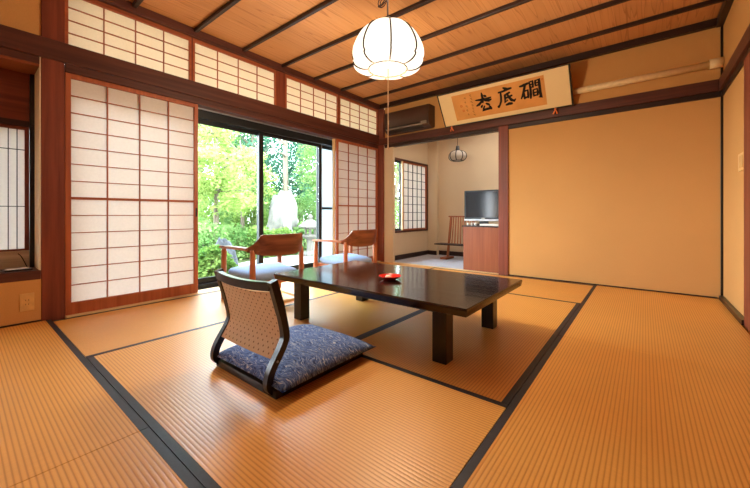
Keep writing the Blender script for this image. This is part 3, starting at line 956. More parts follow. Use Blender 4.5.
# ------------------------------------------------------------------ air conditioner
t = empty('air_conditioner', (0.62, 0.0, 1.93))
tag(t, 'dark brown wall air conditioner beside the corner pillar', 'air conditioner')
x0, x1 = 0.245 - 0.62, 0.994 - 0.62
prof = [(-0.005, 0.03), (-0.075, 0.0), (-0.15, 0.03), (-0.178, 0.075), (-0.185, 0.20), (-0.178, 0.30), (-0.165, 0.318), (-0.005, 0.32)]
mb = MB().loft([[(x, y, z) for y, z in prof] for x in (x0, x0 + 0.004, x1 - 0.004, x1)])
auto_smooth(mb.build('casing', M['acbody'], t), 30)
MB().box(x0 + 0.03, x1 - 0.14, -0.190, -0.155, 0.066, 0.092).build('air_outlet', M['acdark'], t)
MB().rect_sweep([(x0 + 0.03, -0.178, 0.062), (x1 - 0.11, -0.178, 0.062)], 0.03, 0.006, Vector((0, -1, 0.35))).build('louver', M['acsilver'], t)
MB().rect_sweep([(x0 + 0.035, -0.150, 0.028), (x1 - 0.10, -0.150, 0.028)], 0.05, 0.005, Vector((0, -0.8, 0.6))).build('louver', M['acdark'], t)
MB().box(x1 - 0.12, x1 - 0.03, -0.189, -0.17, 0.058, 0.096).bevel(0.003, 1).build('display_panel', M['acsilver'], t)
MB().box(x1 - 0.021, x1 - 0.019, -0.187, -0.02, 0.06, 0.315).build('side_seam', M['acdark'], t)

# ------------------------------------------------------------------ calligraphy panel leaning over the beam
SX0, SX1 = 1.187, 2.692
SB, ST = (-0.062, 1.908), (-0.302, 2.273)
SWid, SHgt = SX1 - SX0, math.hypot(ST[0] - SB[0], ST[1] - SB[1])
t = empty('calligraphy_panel', (SX0, SB[0], SB[1]))
tilt = math.atan2(ST[1] - SB[1], -(ST[0] - SB[0]))    # from horizontal
# local frame: x right, y = up along the panel, z = out of the face towards the room
upv = Vector((0, ST[0] - SB[0], ST[1] - SB[1])).normalized()
outv = Vector((1, 0, 0)).cross(upv)
if outv.y > 0: outv = -outv
t.rotation_mode = 'QUATERNION'
rm = Matrix((Vector((1, 0, 0)), upv, Vector((1, 0, 0)).cross(upv))).transposed()
t.rotation_quaternion = rm.to_quaternion()
tag(t, 'long framed calligraphy panel with three brush characters tilted above the beam', 'calligraphy')
sgn = 1 if Vector((1, 0, 0)).cross(upv).y < 0 else -1
def lay(h): return sgn * h
def flat(x0, x1, y0, y1, h0, h1):
    return MB().box(x0, x1, y0, y1, min(lay(h0), lay(h1)), max(lay(h0), lay(h1)))
flat(0.008, SWid - 0.008, 0.008, SHgt - 0.008, -0.012, 0.0).build('mount', M['mount'], t)
fr = MB()
for b in ((0, 0.012, 0, SHgt), (SWid - 0.016, SWid, 0, SHgt), (0.012, SWid - 0.016, 0, 0.012), (0.012, SWid - 0.016, SHgt - 0.010, SHgt)):
    fr.box(b[0], b[1], b[2], b[3], min(lay(-0.022), lay(0.006)), max(lay(-0.022), lay(0.006)))
fr.build('frame', M['framebk'], t)
PX0, PX1, PY0, PY1 = 0.185, 1.255, 0.062, 0.385
flat(PX0, PX1, PY0, PY1, 0.0, 0.0012).build('paper', M['scrollpaper'], t)
def strokes(name, S, ox, oy, sx, sy, mat, h=0.0022):
    mb = MB()
    for pts in S:
        P = [Vector((ox + p[0] * sx, oy + p[1] * sy)) for p in pts]
        w = [p[2] * sx * (1.5 if sx < 0.9 else 1.0) for p in pts]
        # refine
        L, Rr = [], []
        for i, p in enumerate(P):
            d = (P[min(i + 1, len(P) - 1)] - P[max(i - 1, 0)]).normalized()
            nn = Vector((-d.y, d.x))
            L.append(p + nn * w[i] / 2); Rr.append(p - nn * w[i] / 2)
        vl = [mb.bm.verts.new((q.x, q.y, lay(h))) for q in L]
        vr = [mb.bm.verts.new((q.x, q.y, lay(h))) for q in Rr]
        for i in range(len(P) - 1):
            mb.bm.faces.new((vl[i], vr[i], vr[i + 1], vl[i + 1]))
        # rounded ends
        for e, sg in ((0, -1), (-1, 1)):
            d = (P[1] - P[0]).normalized() if e == 0 else (P[-1] - P[-2]).normalized()
            tip = P[e] + d * sg * w[e] * 0.4
            mb.bm.faces.new((vl[e], vr[e], mb.bm.verts.new((tip.x, tip.y, lay(h)))))
    return mb.build(name, mat, t)
S_pine = [
    [(0.02, 0.66, .05), (0.25, 0.64, .09), (0.6, 0.63, .08), (0.97, 0.66, .06)],
    [(0.46, 1.0, .05), (0.47, 0.85, .10), (0.46, 0.55, .09), (0.44, 0.45, .06)],
    [(0.45, 0.66, .10), (0.34, 0.5, .09), (0.2, 0.4, .11), (0.02, 0.34, .06)],
    [(0.5, 0.68, .10), (0.62, 0.56, .11), (0.82, 0.52, .13), (0.98, 0.56, .05)],
    [(0.58, 0.82, .08), (0.68, 0.76, .10)],
    [(0.38, 0.32, .07), (0.30, 0.22, .09)],
    [(0.62, 0.38, .07), (0.76, 0.30, .10), (0.82, 0.29, .06)],
    [(0.50, 0.26, .06), (0.40, 0.10, .08), (0.32, 0.03, .09), (0.55, 0.06, .10), (0.88, 0.08, .10)],
    [(0.78, 0.22, .07), (0.84, 0.12, .10), (0.88, 0.02, .07)]]
S_bottom = [
    [(0.42, 1.0, .06), (0.56, 0.92, .11), (0.66, 0.86, .08)],
    [(0.12, 0.80, .06), (0.4, 0.82, .08), (0.62, 0.88, .10), (0.86, 0.90, .07)],
    [(0.25, 0.82, .07), (0.24, 0.55, .08), (0.2, 0.32, .08), (0.1, 0.14, .07), (0.0, 0.04, .10)],
    [(0.74, 0.70, .07), (0.58, 0.64, .09), (0.42, 0.58, .06)],
    [(0.46, 0.62, .08), (0.45, 0.4, .08), (0.40, 0.22, .09), (0.56, 0.32, .06)],
    [(0.42, 0.44, .06), (0.62, 0.47, .08), (0.84, 0.52, .07)],
    [(0.58, 0.66, .07), (0.66, 0.45, .09), (0.78, 0.28, .11), (0.92, 0.22, .10), (1.0, 0.30, .05)],
    [(0.44, 0.08, .07), (0.62, 0.12, .11), (0.78, 0.10, .09)]]
S_valley = [
    [(0.0, 0.84, .06), (0.2, 0.86, .10), (0.44, 0.92, .08)],
    [(0.28, 0.88, .08), (0.2, 0.62, .09), (0.1, 0.36, .08), (0.0, 0.2, .05)],
    [(0.17, 0.56, .06), (0.17, 0.36, .08), (0.18, 0.16, .07)],
    [(0.17, 0.54, .06), (0.38, 0.58, .08), (0.37, 0.36, .08), (0.36, 0.18, .06)],
    [(0.18, 0.2, .06), (0.37, 0.24, .08)],
    [(0.50, 0.98, .05), (0.52, 0.6, .08), (0.50, 0.3, .09), (0.47, 0.12, .06)],
    [(0.50, 0.96, .05), (0.66, 0.98, .08), (0.66, 0.80, .07), (0.65, 0.66, .06)],
    [(0.52, 0.82, .05), (0.65, 0.83, .05)],
    [(0.52, 0.68, .05), (0.65, 0.69, .05)],
    [(0.78, 0.70, .05), (0.78, 0.85, .07), (0.80, 0.98, .07)],
    [(0.80, 0.96, .06), (0.97, 1.0, .10), (0.97, 0.7, .09), (0.96, 0.35, .10), (0.98, 0.06, .10), (0.88, 0.12, .05)],
    [(0.80, 0.84, .05), (0.95, 0.86, .05)],
    [(0.80, 0.72, .05), (0.95, 0.73, .05)],
    [(0.64, 0.54, .05), (0.64, 0.36, .07), (0.64, 0.2, .06)],
    [(0.64, 0.53, .05), (0.84, 0.55, .07), (0.84, 0.36, .07), (0.83, 0.22, .06)],
    [(0.65, 0.38, .05), (0.83, 0.39, .05)],
    [(0.65, 0.23, .05), (0.83, 0.24, .06)]]
strokes('brush_character', S_pine, 0.475, 0.128, 0.200, 0.220, M['ink'])
strokes('brush_character', S_bottom, 0.735, 0.128, 0.205, 0.220, M['ink'])
strokes('brush_character', S_valley, 1.000, 0.138, 0.210, 0.215, M['ink'])
rnd = random.Random(3)
for (cx_, n_, y_top, y_bot) in ((0.43, 7, 0.345, 0.10), (0.352, 5, 0.325, 0.12)):
    for i in range(n_):
        yy = y_top + (y_bot - y_top) * i / (n_ - 1)
        ox, oy = cx_ + rnd.uniform(-0.004, 0.004), yy
        w_ = rnd.uniform(0.009, 0.013)
        zig = [(ox - w_, oy + 0.008, .004), (ox + w_ * 0.8, oy + 0.010, .006), (ox - w_ * 0.5, oy + rnd.uniform(-.003, .003), .005), (ox + w_, oy - 0.006, .006), (ox + rnd.uniform(-.004, .004), oy - 0.013, .004)]
        strokes('signature_mark', [zig[:rnd.choice((3, 4, 5))]], 0, 0, 1, 1, M['fadedink'])
for (a, b, s_) in ((0.275, 0.225, 0.026), (0.290, 0.162, 0.026), (1.228, 0.335, 0.018)):
    mb = MB()
    for q in ((0, .2, 0, 1), (.8, 1, 0, 1), (.2, .8, 0, .2), (.2, .8, .8, 1), (.42, .58, .28, .72)):
        mb.box(a + q[0] * s_, a + q[1] * s_, b + q[2] * s_, b + q[3] * s_, min(lay(.0012), lay(.002)), max(lay(.0012), lay(.002)))
    mb.build('seal', M['seal'], t)
for xx in (0.095, SWid - 0.175):
    hk = MB()
    hk.tube([(xx, 0.012, lay(0.012)), (xx, -0.006, lay(0.016)), (xx - 0.022, -0.05, lay(0.03))], [0.004, 0.005, 0.009], 8)
    hk.tube([(xx, -0.006, lay(0.016)), (xx + 0.020, -0.05, lay(0.03))], [0.005, 0.009], 8)
    hk.tube([(xx - 0.012, 0.0, lay(0.014)), (xx + 0.012, 0.0, lay(0.014))], 0.005, 8)
    hk.build('tassel', M['tassel'], t, True)

# ------------------------------------------------------------------ duct cover pipe
t = empty('duct_pipe', (2.45, -0.04, 2.058))
tag(t, 'cream air conditioner duct pipe running along the wall above the beam', 'pipe')
MB().tube([(0, 0, 0), (1.30, 0, 0)], 0.032, 20).build('pipe', M['pipe'], t, True)
MB().tube([(1.28, 0, 0.004), (1.366, 0, 0.004)], 0.043, 20).build('end_sleeve', M['pipe'], t, True)

# ------------------------------------------------------------------ outlet and switch
t = empty('wall_outlet', (0.0, -3.893, 0.145))
tag(t, 'ochre wall outlet plate below the window recess ledge', 'outlet')
MB().box(0.0, 0.006, -0.035, 0.035, -0.06, 0.06).bevel(0.002, 2).build('cover_plate', M['plate'], t)
sb = MB().box(0.006, 0.009, -0.016, 0.016, -0.028, 0.028).bevel(0.001, 1).build('socket_block', M['plate'], t)
for zz in (-0.014, 0.014):
    for yy in (-0.007, 0.007):
        MB().box(0.009, 0.0094, yy - 0.0012, yy + 0.0012, zz - 0.005, zz + 0.005).build('slot', M['slot'], sb)
t = empty('light_switch', (XR, -0.72, 1.112))
tag(t, 'ochre light switch plate on the right wall near the brown frame', 'switch')
MB().box(-0.008, 0.0, -0.10, 0.07, -0.062, 0.062).bevel(0.002, 2).build('cover_plate', M['plate'], t)
for yy in (-0.052, 0.018):
    MB().box(-0.012, -0.008, yy - 0.026, yy + 0.026, -0.042, 0.042).bevel(0.001, 1).build('rocker', M['plate'], t)

# ------------------------------------------------------------------ handset on the ledge
t = empty('telephone_handset', (-0.10, -3.925, 0.354), R(8))
tag(t, 'flat black handset with a cord lying on the dark ledge', 'handset')
MB().box(-0.05, 0.05, -0.075, 0.06, 0, 0.012).bevel(0.004, 2).build('body', M['framebk'], t)
MB().box(-0.035, 0.035, -0.06, 0.045, 0.012, 0.0145).bevel(0.001, 1).build('key_panel', M['white'], t)
cp = cat([(-0.04, 0.055, 0.006), (-0.09, 0.06, 0.02), (-0.13, 0.045, 0.08), (-0.145, 0.03, 0.105)], 5)
MB().tube(cp, 0.003, 6).build('cord', M['framebk'], t)

# ------------------------------------------------------------------ cabinet, television, small things
CX0, CX1 = 1.392, 1.874
t = empty('cabinet', ((CX0 + CX1) / 2, 0.03, 0))
tag(t, 'plain brown wooden cabinet under the television', 'cabinet')
hw = (CX1 - CX0) / 2
MB().box(-hw, hw, 0.03, 0.50, 0.0, 0.575).bevel(0.002, 1).build('body', M['cabZ'], t)
MB().box(-hw + 0.003, hw - 0.003, 0.012, 0.03, 0.006, 0.572).bevel(0.002, 1).build('door', M['cabZ'], t)
MB().box(-hw - 0.012, hw, 0.0, 0.51, 0.575, 0.592).bevel(0.002, 1).build('cabinet_top', M['darkX'], t)
t = empty('television', (1.585, 0.27, 0.592), R(0))
tag(t, 'small flat screen television standing on the brown cabinet', 'television')
TW = 0.268
MB().box(-TW, TW, -0.02, 0.05, 0.055, 0.475).bevel(0.006, 2).build('casing', M['tvblack'], t)
MB().box(-TW + 0.02, TW - 0.02, -0.023, -0.02, 0.105, 0.455).build('screen', M['screen'], t)
MB().box(-TW + 0.004, TW - 0.004, -0.026, -0.02, 0.058, 0.084).bevel(0.002, 1).build('speaker_strip', M['silver'], t)
MB().box(-0.022, 0.022, -0.0235, -0.02, 0.091, 0.098).build('maker_mark', M['white'], t)
MB().box(-0.06, 0.06, 0.0, 0.03, 0.01, 0.06).build('stand_neck', M['tvblack'], t)
MB().box(-0.14, 0.14, -0.05, 0.10, 0.0, 0.014).bevel(0.005, 2).build('stand_base', M['tvblack'], t)
# white cups in a row and a white flat box in front of the television
cup_lab = ['white cup at the left end of the cabinet top', 'second white cup from the left end of the cabinet top', 'third white cup from the left end, beside the white box']
for i, xx in enumerate((1.44, 1.492, 1.544)):
    c = MB().lathe([(0.0005, 0.0), (0.015, 0.0), (0.019, 0.012), (0.021, 0.036), (0.019, 0.036), (0.016, 0.012), (0.0005, 0.006)], 20).build('cup', M['porcelain'], None, True, (xx, 0.10, 0.592))
    tag(c, cup_lab[i], 'cup', 'cups before the television')
bx = MB().box(-0.125, 0.125, -0.05, 0.05, 0, 0.024).bevel(0.003, 1).build('tray_box', M['white'], None, False, (1.735, 0.115, 0.592))
tag(bx, 'flat white box on the cabinet in front of the television', 'box')

# ------------------------------------------------------------------ slatted wooden stand
t = empty('slatted_stand', (0.77, 0.98, -0.002))
tag(t, 'slatted wooden stand with a thin dark shelf beside the cabinet', 'stand')
MB().rect_sweep([(-0.05, 0, 0.705), (0.42, 0, 0.705)], 0.03, 0.022).bevel(0.003, 1).build('top_rail', M['cabX'], t)
for sx, xa, xb in ((0, -0.07, -0.005), (1, 0.44, 0.375)):
    MB().rect_sweep([(xa, 0, 0.03), (xb, 0, 0.705)], 0.035, 0.03, Vector((0, 1, 0))).build('post', M['chairZ'], t)
for i in range(8):
    u = (i + 1) / 9
    MB().rect_sweep([(-0.045 + 0.46 * u, 0, 0.255), (0.0 + 0.37 * u, 0, 0.70)], 0.012, 0.014).build('slat', M['chairZ'], t)
MB().box(-0.24, 0.45, -0.16, 0.06, 0.235, 0.253).bevel(0.003, 1).build('shelf', M['darkX'], t)
for xx in (-0.07, 0.44):
    MB().box(xx - 0.06, xx + 0.06, -0.16, 0.12, 0.0, 0.03).bevel(0.004, 1).build('foot', M['cabY'], t)

# ------------------------------------------------------------------ garden
GZ = -0.42
struct(box(-30, -0.27, -22, 30, GZ - 0.1, GZ).build('ground', M['soil']), 'garden ground')
g = MB()
pts = []
for i in range(40):
    a = 2 * PI * i / 40
    r = 1 + 0.13 * math.sin(3 * a + 1) + 0.07 * math.sin(7 * a)
    pts.append((-2.7 + 1.75 * r * math.cos(a), 0.3 + 2.9 * r * math.sin(a)))
g.loft([[(x, y, GZ) for x, y in pts], [(x, y, GZ + 0.012) for x, y in pts]])
go = struct(g.build('ground.001', M['gravel']), 'pale gravel court')
st = MB().box(-0.95, -0.36, -2.9, -0.4, GZ, -0.14).bevel(0.03, 2).build('step_stone', M['concrete'])
tag(st, 'long grey stone step outside the glass doors', 'stone step')

def rock(name, loc, size, seed, mat, label, cat='rock', up=1.0):
    bm = bmesh.new()
    bmesh.ops.create_icosphere(bm, subdivisions=4, radius=1)
    for v in bm.verts:
        p = v.co.copy()
        n = noise.noise(p * 1.3 + Vector((seed, 0, 0))) * 0.38 + noise.noise(p * 3.1 + Vector((0, seed, 0))) * 0.16 + noise.noise(p * 8 + Vector((0, 0, seed))) * 0.05
        v.co = p * (1 + n)
        v.co = Vector((v.co.x * size[0], v.co.y * size[1], max(v.co.z, -0.4) * size[2]))
        if v.co.z > 0: v.co.xy *= (1 - 0.35 * v.co.z / max(size[2], 1e-3) * up)
    zmin = min(v.co.z for v in bm.verts)
    for v in bm.verts: v.co.z -= zmin
    me = bpy.data.meshes.new(name); bm.to_mesh(me); bm.free()
    me.materials.append(mat)
    o = bpy.data.objects.new(name, me); C.objects.link(o); o.location = loc
    auto_smooth(o, 35)
    tag(o, label, cat)
    return o
rock('garden_rock', (-2.95, -1.02, GZ), (0.26, 0.24, 0.55), 2.1, M['stone'], 'upright grey rock beside the gravel behind the nearer armchair')
rock('garden_rock', (-2.70, -1.62, GZ), (0.22, 0.22, 0.20), 5.4, M['stone'], 'low grey rock left of the upright rock')
rock('boulder', (-6.3, 2.75, GZ), (0.55, 0.58, 1.40), 14.6, M['palestone'], 'tall pale sunlit boulder among the trees', 'boulder', 0.0)

# stone lantern
def stone_lantern(loc, s):
    t = empty('stone_lantern', loc)
    t.scale = (s, s, s)
    tag(t, 'pale stone lantern standing between the bushes', 'stone lantern')
    MB().lathe([(0.001, 0), (0.25, 0), (0.25, 0.06), (0.19, 0.12), (0.001, 0.12)], 6).build('base', M['lanternstone'], t)
    MB().lathe([(0.001, 0.12), (0.115, 0.12), (0.10, 0.16), (0.095, 0.42), (0.115, 0.46), (0.001, 0.46)], 16).build('shaft', M['lanternstone'], t)
    MB().lathe([(0.001, 0.46), (0.13, 0.46), (0.22, 0.54), (0.22, 0.58), (0.001, 0.58)], 6).build('platform', M['lanternstone'], t)
    fb = MB()
    for k in range(4):
        a = PI / 4 + k * PI / 2
        fb.box(-0.022, 0.022, -0.022, 0.022, 0.58, 0.76, Matrix.Translation((0.125 * math.cos(a), 0.125 * math.sin(a), 0)))
    fb.box(-0.147, 0.147, -0.147, 0.147, 0.74, 0.78)
    fb.box(-0.147, 0.147, -0.147, 0.147, 0.575, 0.60)
    fb.build('fire_box', M['lanternstone'], t)
    MB().lathe([(0.001, 0.77), (0.33, 0.79), (0.34, 0.83), (0.20, 0.92), (0.10, 1.00), (0.001, 1.02)], 6).build('roof', M['lanternstone'], t)
    MB().lathe([(0.001, 1.0), (0.06, 1.01), (0.055, 1.05), (0.075, 1.09), (0.03, 1.15), (0.001, 1.17)], 14).build('finial', M['lanternstone'], t, True)
stone_lantern((-4.0, 2.0, GZ), 1.0)

def leaves(mb, rnd, c, rad, n, size, shell=0.55, clumps=14, flat=0.0):
    cl = []
    for _ in range(clumps):
        v = Vector((rnd.gauss(0, 1), rnd.gauss(0, 1), rnd.gauss(0, 1))).normalized()
        k = rnd.uniform(shell, 0.95)
        cl.append(Vector((c[0] + v.x * rad[0] * k, c[1] + v.y * rad[1] * k, c[2] + v.z * rad[2] * k)))
    for _ in range(n):
        b = rnd.choice(cl)
        v = Vector((rnd.gauss(0, 1), rnd.gauss(0, 1), rnd.gauss(0, 1))).normalized() * (rnd.random() ** 0.45)
        p = b + Vector((v.x * rad[0] * 0.42, v.y * rad[1] * 0.42, v.z * rad[2] * (0.36 - 0.2 * flat)))
        if p.z < GZ + 0.01: p.z = GZ + 0.01 + rnd.random() * 0.1
        a = Vector((rnd.gauss(0, 1), rnd.gauss(0, 1), rnd.gauss(0, 0.5))).normalized()
        q = a.cross(Vector((rnd.gauss(0, 1), rnd.gauss(0, 1), rnd.gauss(0, 1)))).normalized()
        s = size * rnd.uniform(0.6, 1.3)
        f = [p - a * s, p + q * s * 0.45, p + a * s, p - q * s * 0.45]
        mb.bm.faces.new([mb.bm.verts.new(x) for x in f])

def leaf_obj(mb, name, mat, parent):
    me = bpy.data.meshes.new(name); mb.bm.to_mesh(me); mb.bm.free(); me.materials.append(mat)
    o = bpy.data.objects.new(name, me); C.objects.link(o); o.parent = parent
    return o

def tree(name, x, y, h, crown, mat, n, size, label, seed, trunk=0.07, clumps=16, cat='tree', group='garden trees outside the glass doors', flat=0.0, cz=None):
    rnd = random.Random(seed)
    t = empty(name, (x, y, GZ))
    tag(t, label, cat, group)
    def loc(mb):
        for v in mb.bm.verts: v.co -= Vector((x, y, GZ))
        return mb
    cz = cz if cz is not None else h - crown[2] * 0.9
    pts = [(0, 0, 0), (rnd.uniform(-.08, .08), rnd.uniform(-.08, .08), h * 0.35), (rnd.uniform(-.15, .15), rnd.uniform(-.15, .15), h * 0.7), (rnd.uniform(-.1, .1), rnd.uniform(-.1, .1), h * 0.95)]
    tm = MB().tube(pts, [trunk * 1.25, trunk, trunk * 0.75, trunk * 0.3], 8)
    for k in range(7):
        u = rnd.uniform(0.35, 0.85)
        a = rnd.uniform(0, 2 * PI)
        b = Vector((0, 0, h * u))
        e = b + Vector((math.cos(a) * crown[0] * 0.75, math.sin(a) * crown[1] * 0.75, crown[2] * rnd.uniform(0.05, 0.45)))
        tm.tube([b, (b + e) / 2 + Vector((0, 0, 0.05)), e], [trunk * 0.5, trunk * 0.35, trunk * 0.12], 6)
    tm.build('trunk', M['bark'], t, True)
    lm = MB()
    leaves(lm, rnd, (x, y, GZ + cz), crown, n, size, clumps=clumps, flat=flat)
    leaf_obj(loc(lm), 'crown', mat, t)
    return t

def bush(x, y, r, h, mat, label, seed, n=2600, size=0.045):
    n = int(2600 * max(1.0, (r / 0.62) ** 1.6)); size = size * (1.0 + 0.3 * (r > 0.95))
    rnd = random.Random(seed)
    t = empty('garden_bush', (x, y, GZ))
    tag(t, label, 'bush', 'clipped garden bushes')
    sm_ = MB()
    for k in range(6):
        a = rnd.uniform(0, 2 * PI)
        sm_.tube([(0, 0, 0), (math.cos(a) * r * 0.3, math.sin(a) * r * 0.3, h * 0.4), (math.cos(a) * r * 0.6, math.sin(a) * r * 0.6, h * 0.75)], [0.02, 0.014, 0.006], 5)
    sm_.build('stems', M['bark'], t)
    lm = MB()
    for _ in range(n):
        v = Vector((rnd.gauss(0, 1), rnd.gauss(0, 1), abs(rnd.gauss(0, 1)))).normalized()
        k = rnd.uniform(0.72, 1.02) * (1 + 0.12 * noise.noise(v * 2.2 + Vector((seed, 0, 0))))
        p = Vector((v.x * r * k, v.y * r * k, 0.03 + v.z * h * k))
        a = Vector((rnd.gauss(0, 1), rnd.gauss(0, 1), rnd.gauss(0, 0.7))).normalized()
        q = a.cross(Vector((rnd.gauss(0, 1), rnd.gauss(0, 1), rnd.gauss(0, 1)))).normalized()
        s = size * rnd.uniform(0.6, 1.3)
        lm.bm.faces.new([lm.bm.verts.new(z) for z in (p - a * s, p + q * s * 0.5, p + a * s, p - q * s * 0.5)])
    leaf_obj(lm, 'foliage', mat, t)
    return t

# position helper on the garden plan: direction from the room, distance from the glass
def gp(u, k):
    """u: slope of a sight line across the garden, k: depth along it"""
    yaw = R(38.688); tt = (u - 375) / 336.4
    return 3.282 + k * (-math.sin(yaw) + tt * math.cos(yaw)), -4.2 + k * (math.cos(yaw) + tt * math.sin(yaw))

bush_list = [
    (212, 5.2, 0.42, 0.62, 'leaf_bush', 'round green bush nearest the glass beside the left paper door', 5),
    (232, 8.9, 0.66, 0.85, 'leaf_mid', 'wide green bush behind the upright grey rock', 6),
    (258, 9.3, 0.70, 0.80, 'leaf_bush', 'round yellow green bush right of the upright rock', 7),
    (281, 10.0, 0.60, 0.72, 'leaf_bush', 'low green bush in front of the pale boulder', 8),
    (333, 10.4, 0.65, 0.66, 'leaf_bush', 'green bush to the right of the stone lantern', 10),
    (303, 11.3, 0.50, 0.85, 'leaf_mid', 'green bush behind the stone lantern', 9),
    (226, 12.8, 0.95, 1.6, 'leaf_mid', 'tall green shrub behind the maples at the left', 13),
    (250, 12.4, 0.80, 1.7, 'leaf_bush', 'tall yellow green shrub behind the wide bush', 14),
    (304, 13.6, 0.9, 2.0, 'leaf_mid', 'tall green shrub behind the pale boulder', 15),
    (325, 14.4, 0.9, 1.8, 'leaf_bush', 'tall shrub behind the stone lantern', 16),
    (201, 10.4, 0.75, 1.5, 'leaf_bush', 'tall shrub at the edge of the left glass door', 17),
    (214, 16.4, 1.2, 2.5, 'leaf_mid', 'tall clipped shrub far back at the left of the garden', 31),
    (246, 16.9, 1.2, 2.4, 'leaf_mid', 'tall clipped shrub far back behind the conifer', 32),
    (281, 18.4, 1.3, 2.7, 'leaf_mid', 'tall clipped shrub far back behind the boulder', 33),
    (312, 17.6, 1.2, 2.6, 'leaf_mid', 'tall clipped shrub far back behind the lantern', 34),
    (206, 7.2, 0.55, 1.0, 'leaf_mid', 'tall green bush under the maple', 12)]
for u, k_, r_, h_, m_, lab, sd in bush_list:
    x, y = gp(u, k_)
    bush(x, y, r_, h_, M[m_], lab, sd)
tree_list = [
    ('maple_tree', 216, 8.2, 3.6, (1.2, 1.2, 1.15), 'leaf_lime', 7000, 0.055, 'lime green maple tree spreading behind the left glass door', 21, 0.06, 26, 0.7, 2.35),
    ('maple_tree', 243, 11.2, 3.8, (1.1, 1.1, 1.0), 'leaf_lime', 6000, 0.055, 'pale green maple tree right of the lime maple', 22, 0.06, 24, 0.6, 2.2),
    ('conifer_tree', 254, 14.0, 6.0, (1.05, 1.05, 2.2), 'leaf_dark', 7000, 0.06, 'blue green conifer tree in the upper middle of the left glass door', 23, 0.10, 30, 0.3, 4.0),
    ('garden_tree', 300, 15.5, 6.2, (1.5, 1.5, 2.4), 'leaf_dark', 9000, 0.065, 'dark green tree behind the pale boulder', 24, 0.10, 34, 0.3, 3.4),
    ('garden_tree', 326, 12.2, 5.0, (0.95, 0.95, 1.9), 'leaf_mid', 6000, 0.06, 'mid green tree beside the right glass door stile', 25, 0.08, 24, 0.3, 3.0),
    ('garden_tree', 286, 12.0, 6.0, (0.75, 0.75, 0.9), 'leaf_mid', 3500, 0.06, 'slender tree with a pale bare trunk above the boulder', 26, 0.10, 16, 0.3, 5.0),
    ('garden_tree', 200, 13.5, 6.0, (1.5, 1.5, 2.4), 'leaf_mid', 8000, 0.07, 'large green tree at the back behind the lime maple', 27, 0.12, 34, 0.3, 3.6),
    ('garden_tree', 226, 18.0, 7.5, (1.7, 1.7, 3.0), 'leaf_mid', 9000, 0.085, 'tall distant green tree between the maples', 28, 0.14, 36, 0.2, 4.4),
    ('garden_tree', 266, 21.0, 8.0, (2.0, 2.0, 3.2), 'leaf_dark', 9000, 0.09, 'tall distant dark tree behind the slender trunk', 29, 0.14, 36, 0.2, 4.2),
    ('garden_tree', 330, 19.5, 7.0, (1.9, 1.9, 2.8), 'leaf_mid', 8000, 0.085, 'tall distant tree behind the frosted door', 30, 0.14, 34, 0.2, 4.0),
    ('garden_tree', 398, 9.0, 3.4, (1.1, 1.1, 1.2), 'leaf_mid', 5000, 0.055, 'green tree outside the alcove window', 31, 0.06, 22, 0.3, 1.9)]
for nm, u, k_, h_, cr, m_, n_, sz, lab, sd, tk, cl, fl, cz in tree_list:
    x, y = gp(u, k_)
    tree(nm, x, y, h_, cr, M[m_], n_, sz, lab, sd, tk, cl, 'tree', 'garden trees outside the glass doors', fl, cz)

# eave and roof over the room (keeps direct sun out)
struct(box(-0.75, 4.6, -6.2, 2.2, 2.62, 2.72).build('ceiling.002', M['roof']), 'roof boards and eave')
struct(box(-0.16, -0.12, -5.4, 1.5, 2.39, 2.62).build('wall_left.002', M['beige']), 'outer wall strip under the eave')
struct(box(XS - 0.1, XS - 0.03, YF, -3.72, -0.42, 0.47).build('wall_left.003', M['beige']), 'outer wall below the recess window')
struct(box(XS - 0.1, XS - 0.03, YF, -3.72, 1.39, 2.62).build('wall_left.004', M['beige']), 'outer wall above the recess window')

# ------------------------------------------------------------------ light
w = bpy.data.worlds.new('World'); scene.world = w; w.use_nodes = True
nt = w.node_tree; nt.nodes.clear()
out = nt.nodes.new('ShaderNodeOutputWorld')
bg = nt.nodes.new('ShaderNodeBackground')
bg.inputs['Strength'].default_value = 30.0
tc = N(nt, 'ShaderNodeTexCoord')
sep = N(nt, 'ShaderNodeSeparateXYZ'); nt.links.new(tc.outputs['Generated'], sep.inputs[0])
col = ramp(nt, sep.outputs['Z'], [(0.0, (0.86, 0.94, 1.0, 1)), (1.0, (0.60, 0.80, 1.0, 1))])
nt.links.new(col, bg.inputs['Color'])
nt.links.new(bg.outputs[0], out.inputs['Surface'])

sl = bpy.data.lights.new('sun', 'SUN'); sl.energy = 7.0; sl.angle = R(4); sl.color = (1.0, 0.96, 0.88)
so = bpy.data.objects.new('sun', sl); C.objects.link(so)
so.rotation_euler = Vector((-0.75, 0.30, -1.1)).to_track_quat('-Z', 'Y').to_euler()

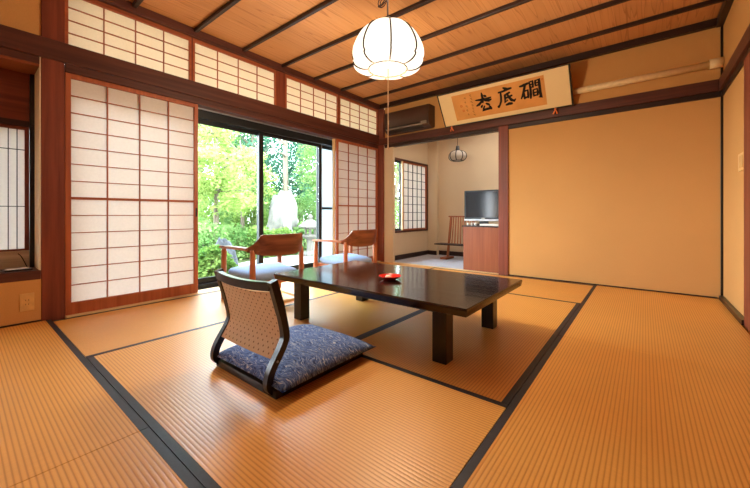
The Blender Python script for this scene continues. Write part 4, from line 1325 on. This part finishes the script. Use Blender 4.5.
def portal(name, loc, sx, sy, rot):
    l = bpy.data.lights.new(name, 'AREA'); l.shape = 'RECTANGLE'; l.size = sx; l.size_y = sy
    l.cycles.is_portal = True
    o = bpy.data.objects.new(name, l); C.objects.link(o); o.location = loc; o.rotation_euler = rot
portal('portal', (-0.30, -1.86, 0.90), 1.75, 3.7, (0, R(-90), 0))

# warm point light added below the opaque shade, carries the lamp's light
pl = bpy.data.lights.new('lamp_fill_below', 'POINT'); pl.energy = 70; pl.color = (1.0, 0.82, 0.58); pl.shadow_soft_size = 0.10
po = bpy.data.objects.new('lamp_fill_below', pl); C.objects.link(po); po.location = (LX - 0.08, LY + 0.09, 1.56)

pl = bpy.data.lights.new('lamp_fill_above', 'POINT'); pl.energy = 4.5; pl.color = (1.0, 0.84, 0.60); pl.shadow_soft_size = 0.08  # extra point light added above the shade for a glow on the ceiling
po = bpy.data.objects.new('lamp_fill_above', pl); C.objects.link(po); po.location = (LX + 0.05, LY, 2.27)

# soft fill light added behind the camera, no real source there
al = bpy.data.lights.new('fill_light', 'AREA'); al.energy = 9; al.color = (1.0, 0.88, 0.72); al.size = 1.6
ao = bpy.data.objects.new('fill_light', al); C.objects.link(ao); ao.location = (1.9, -5.0, 2.2)
ao.rotation_euler = Vector((0, 0.75, -0.65)).to_track_quat('-Z', 'Y').to_euler()

# area light under the alcove ceiling, brightens the room without a fixture
al = bpy.data.lights.new('alcove_fill', 'AREA'); al.energy = 13; al.color = (1.0, 0.95, 0.88); al.size = 0.7
ao = bpy.data.objects.new('alcove_fill', al); C.objects.link(ao); ao.location = (1.5, 0.55, 2.28)

# ------------------------------------------------------------------ camera
cam = bpy.data.cameras.new('camera')
cam.sensor_width = 36.0; cam.sensor_fit = 'HORIZONTAL'
cam.lens = 336.4 / 750 * 36.0
cam.shift_y = -30.05 / 750
cam.clip_start = 0.05; cam.clip_end = 200
co = bpy.data.objects.new('camera', cam); C.objects.link(co)
co.location = (3.282, -4.20, 0.745)
co.rotation_euler = (R(90), 0, R(38.688))
scene.camera = co

scene.view_settings.view_transform = 'Standard'
scene.view_settings.look = 'None'
scene.view_settings.exposure = 0.0
scene.cycles.max_bounces = 10
scene.cycles.diffuse_bounces = 6
scene.cycles.transparent_max_bounces = 16
scene.cycles.sample_clamp_indirect = 6
scene.cycles.use_denoising = True
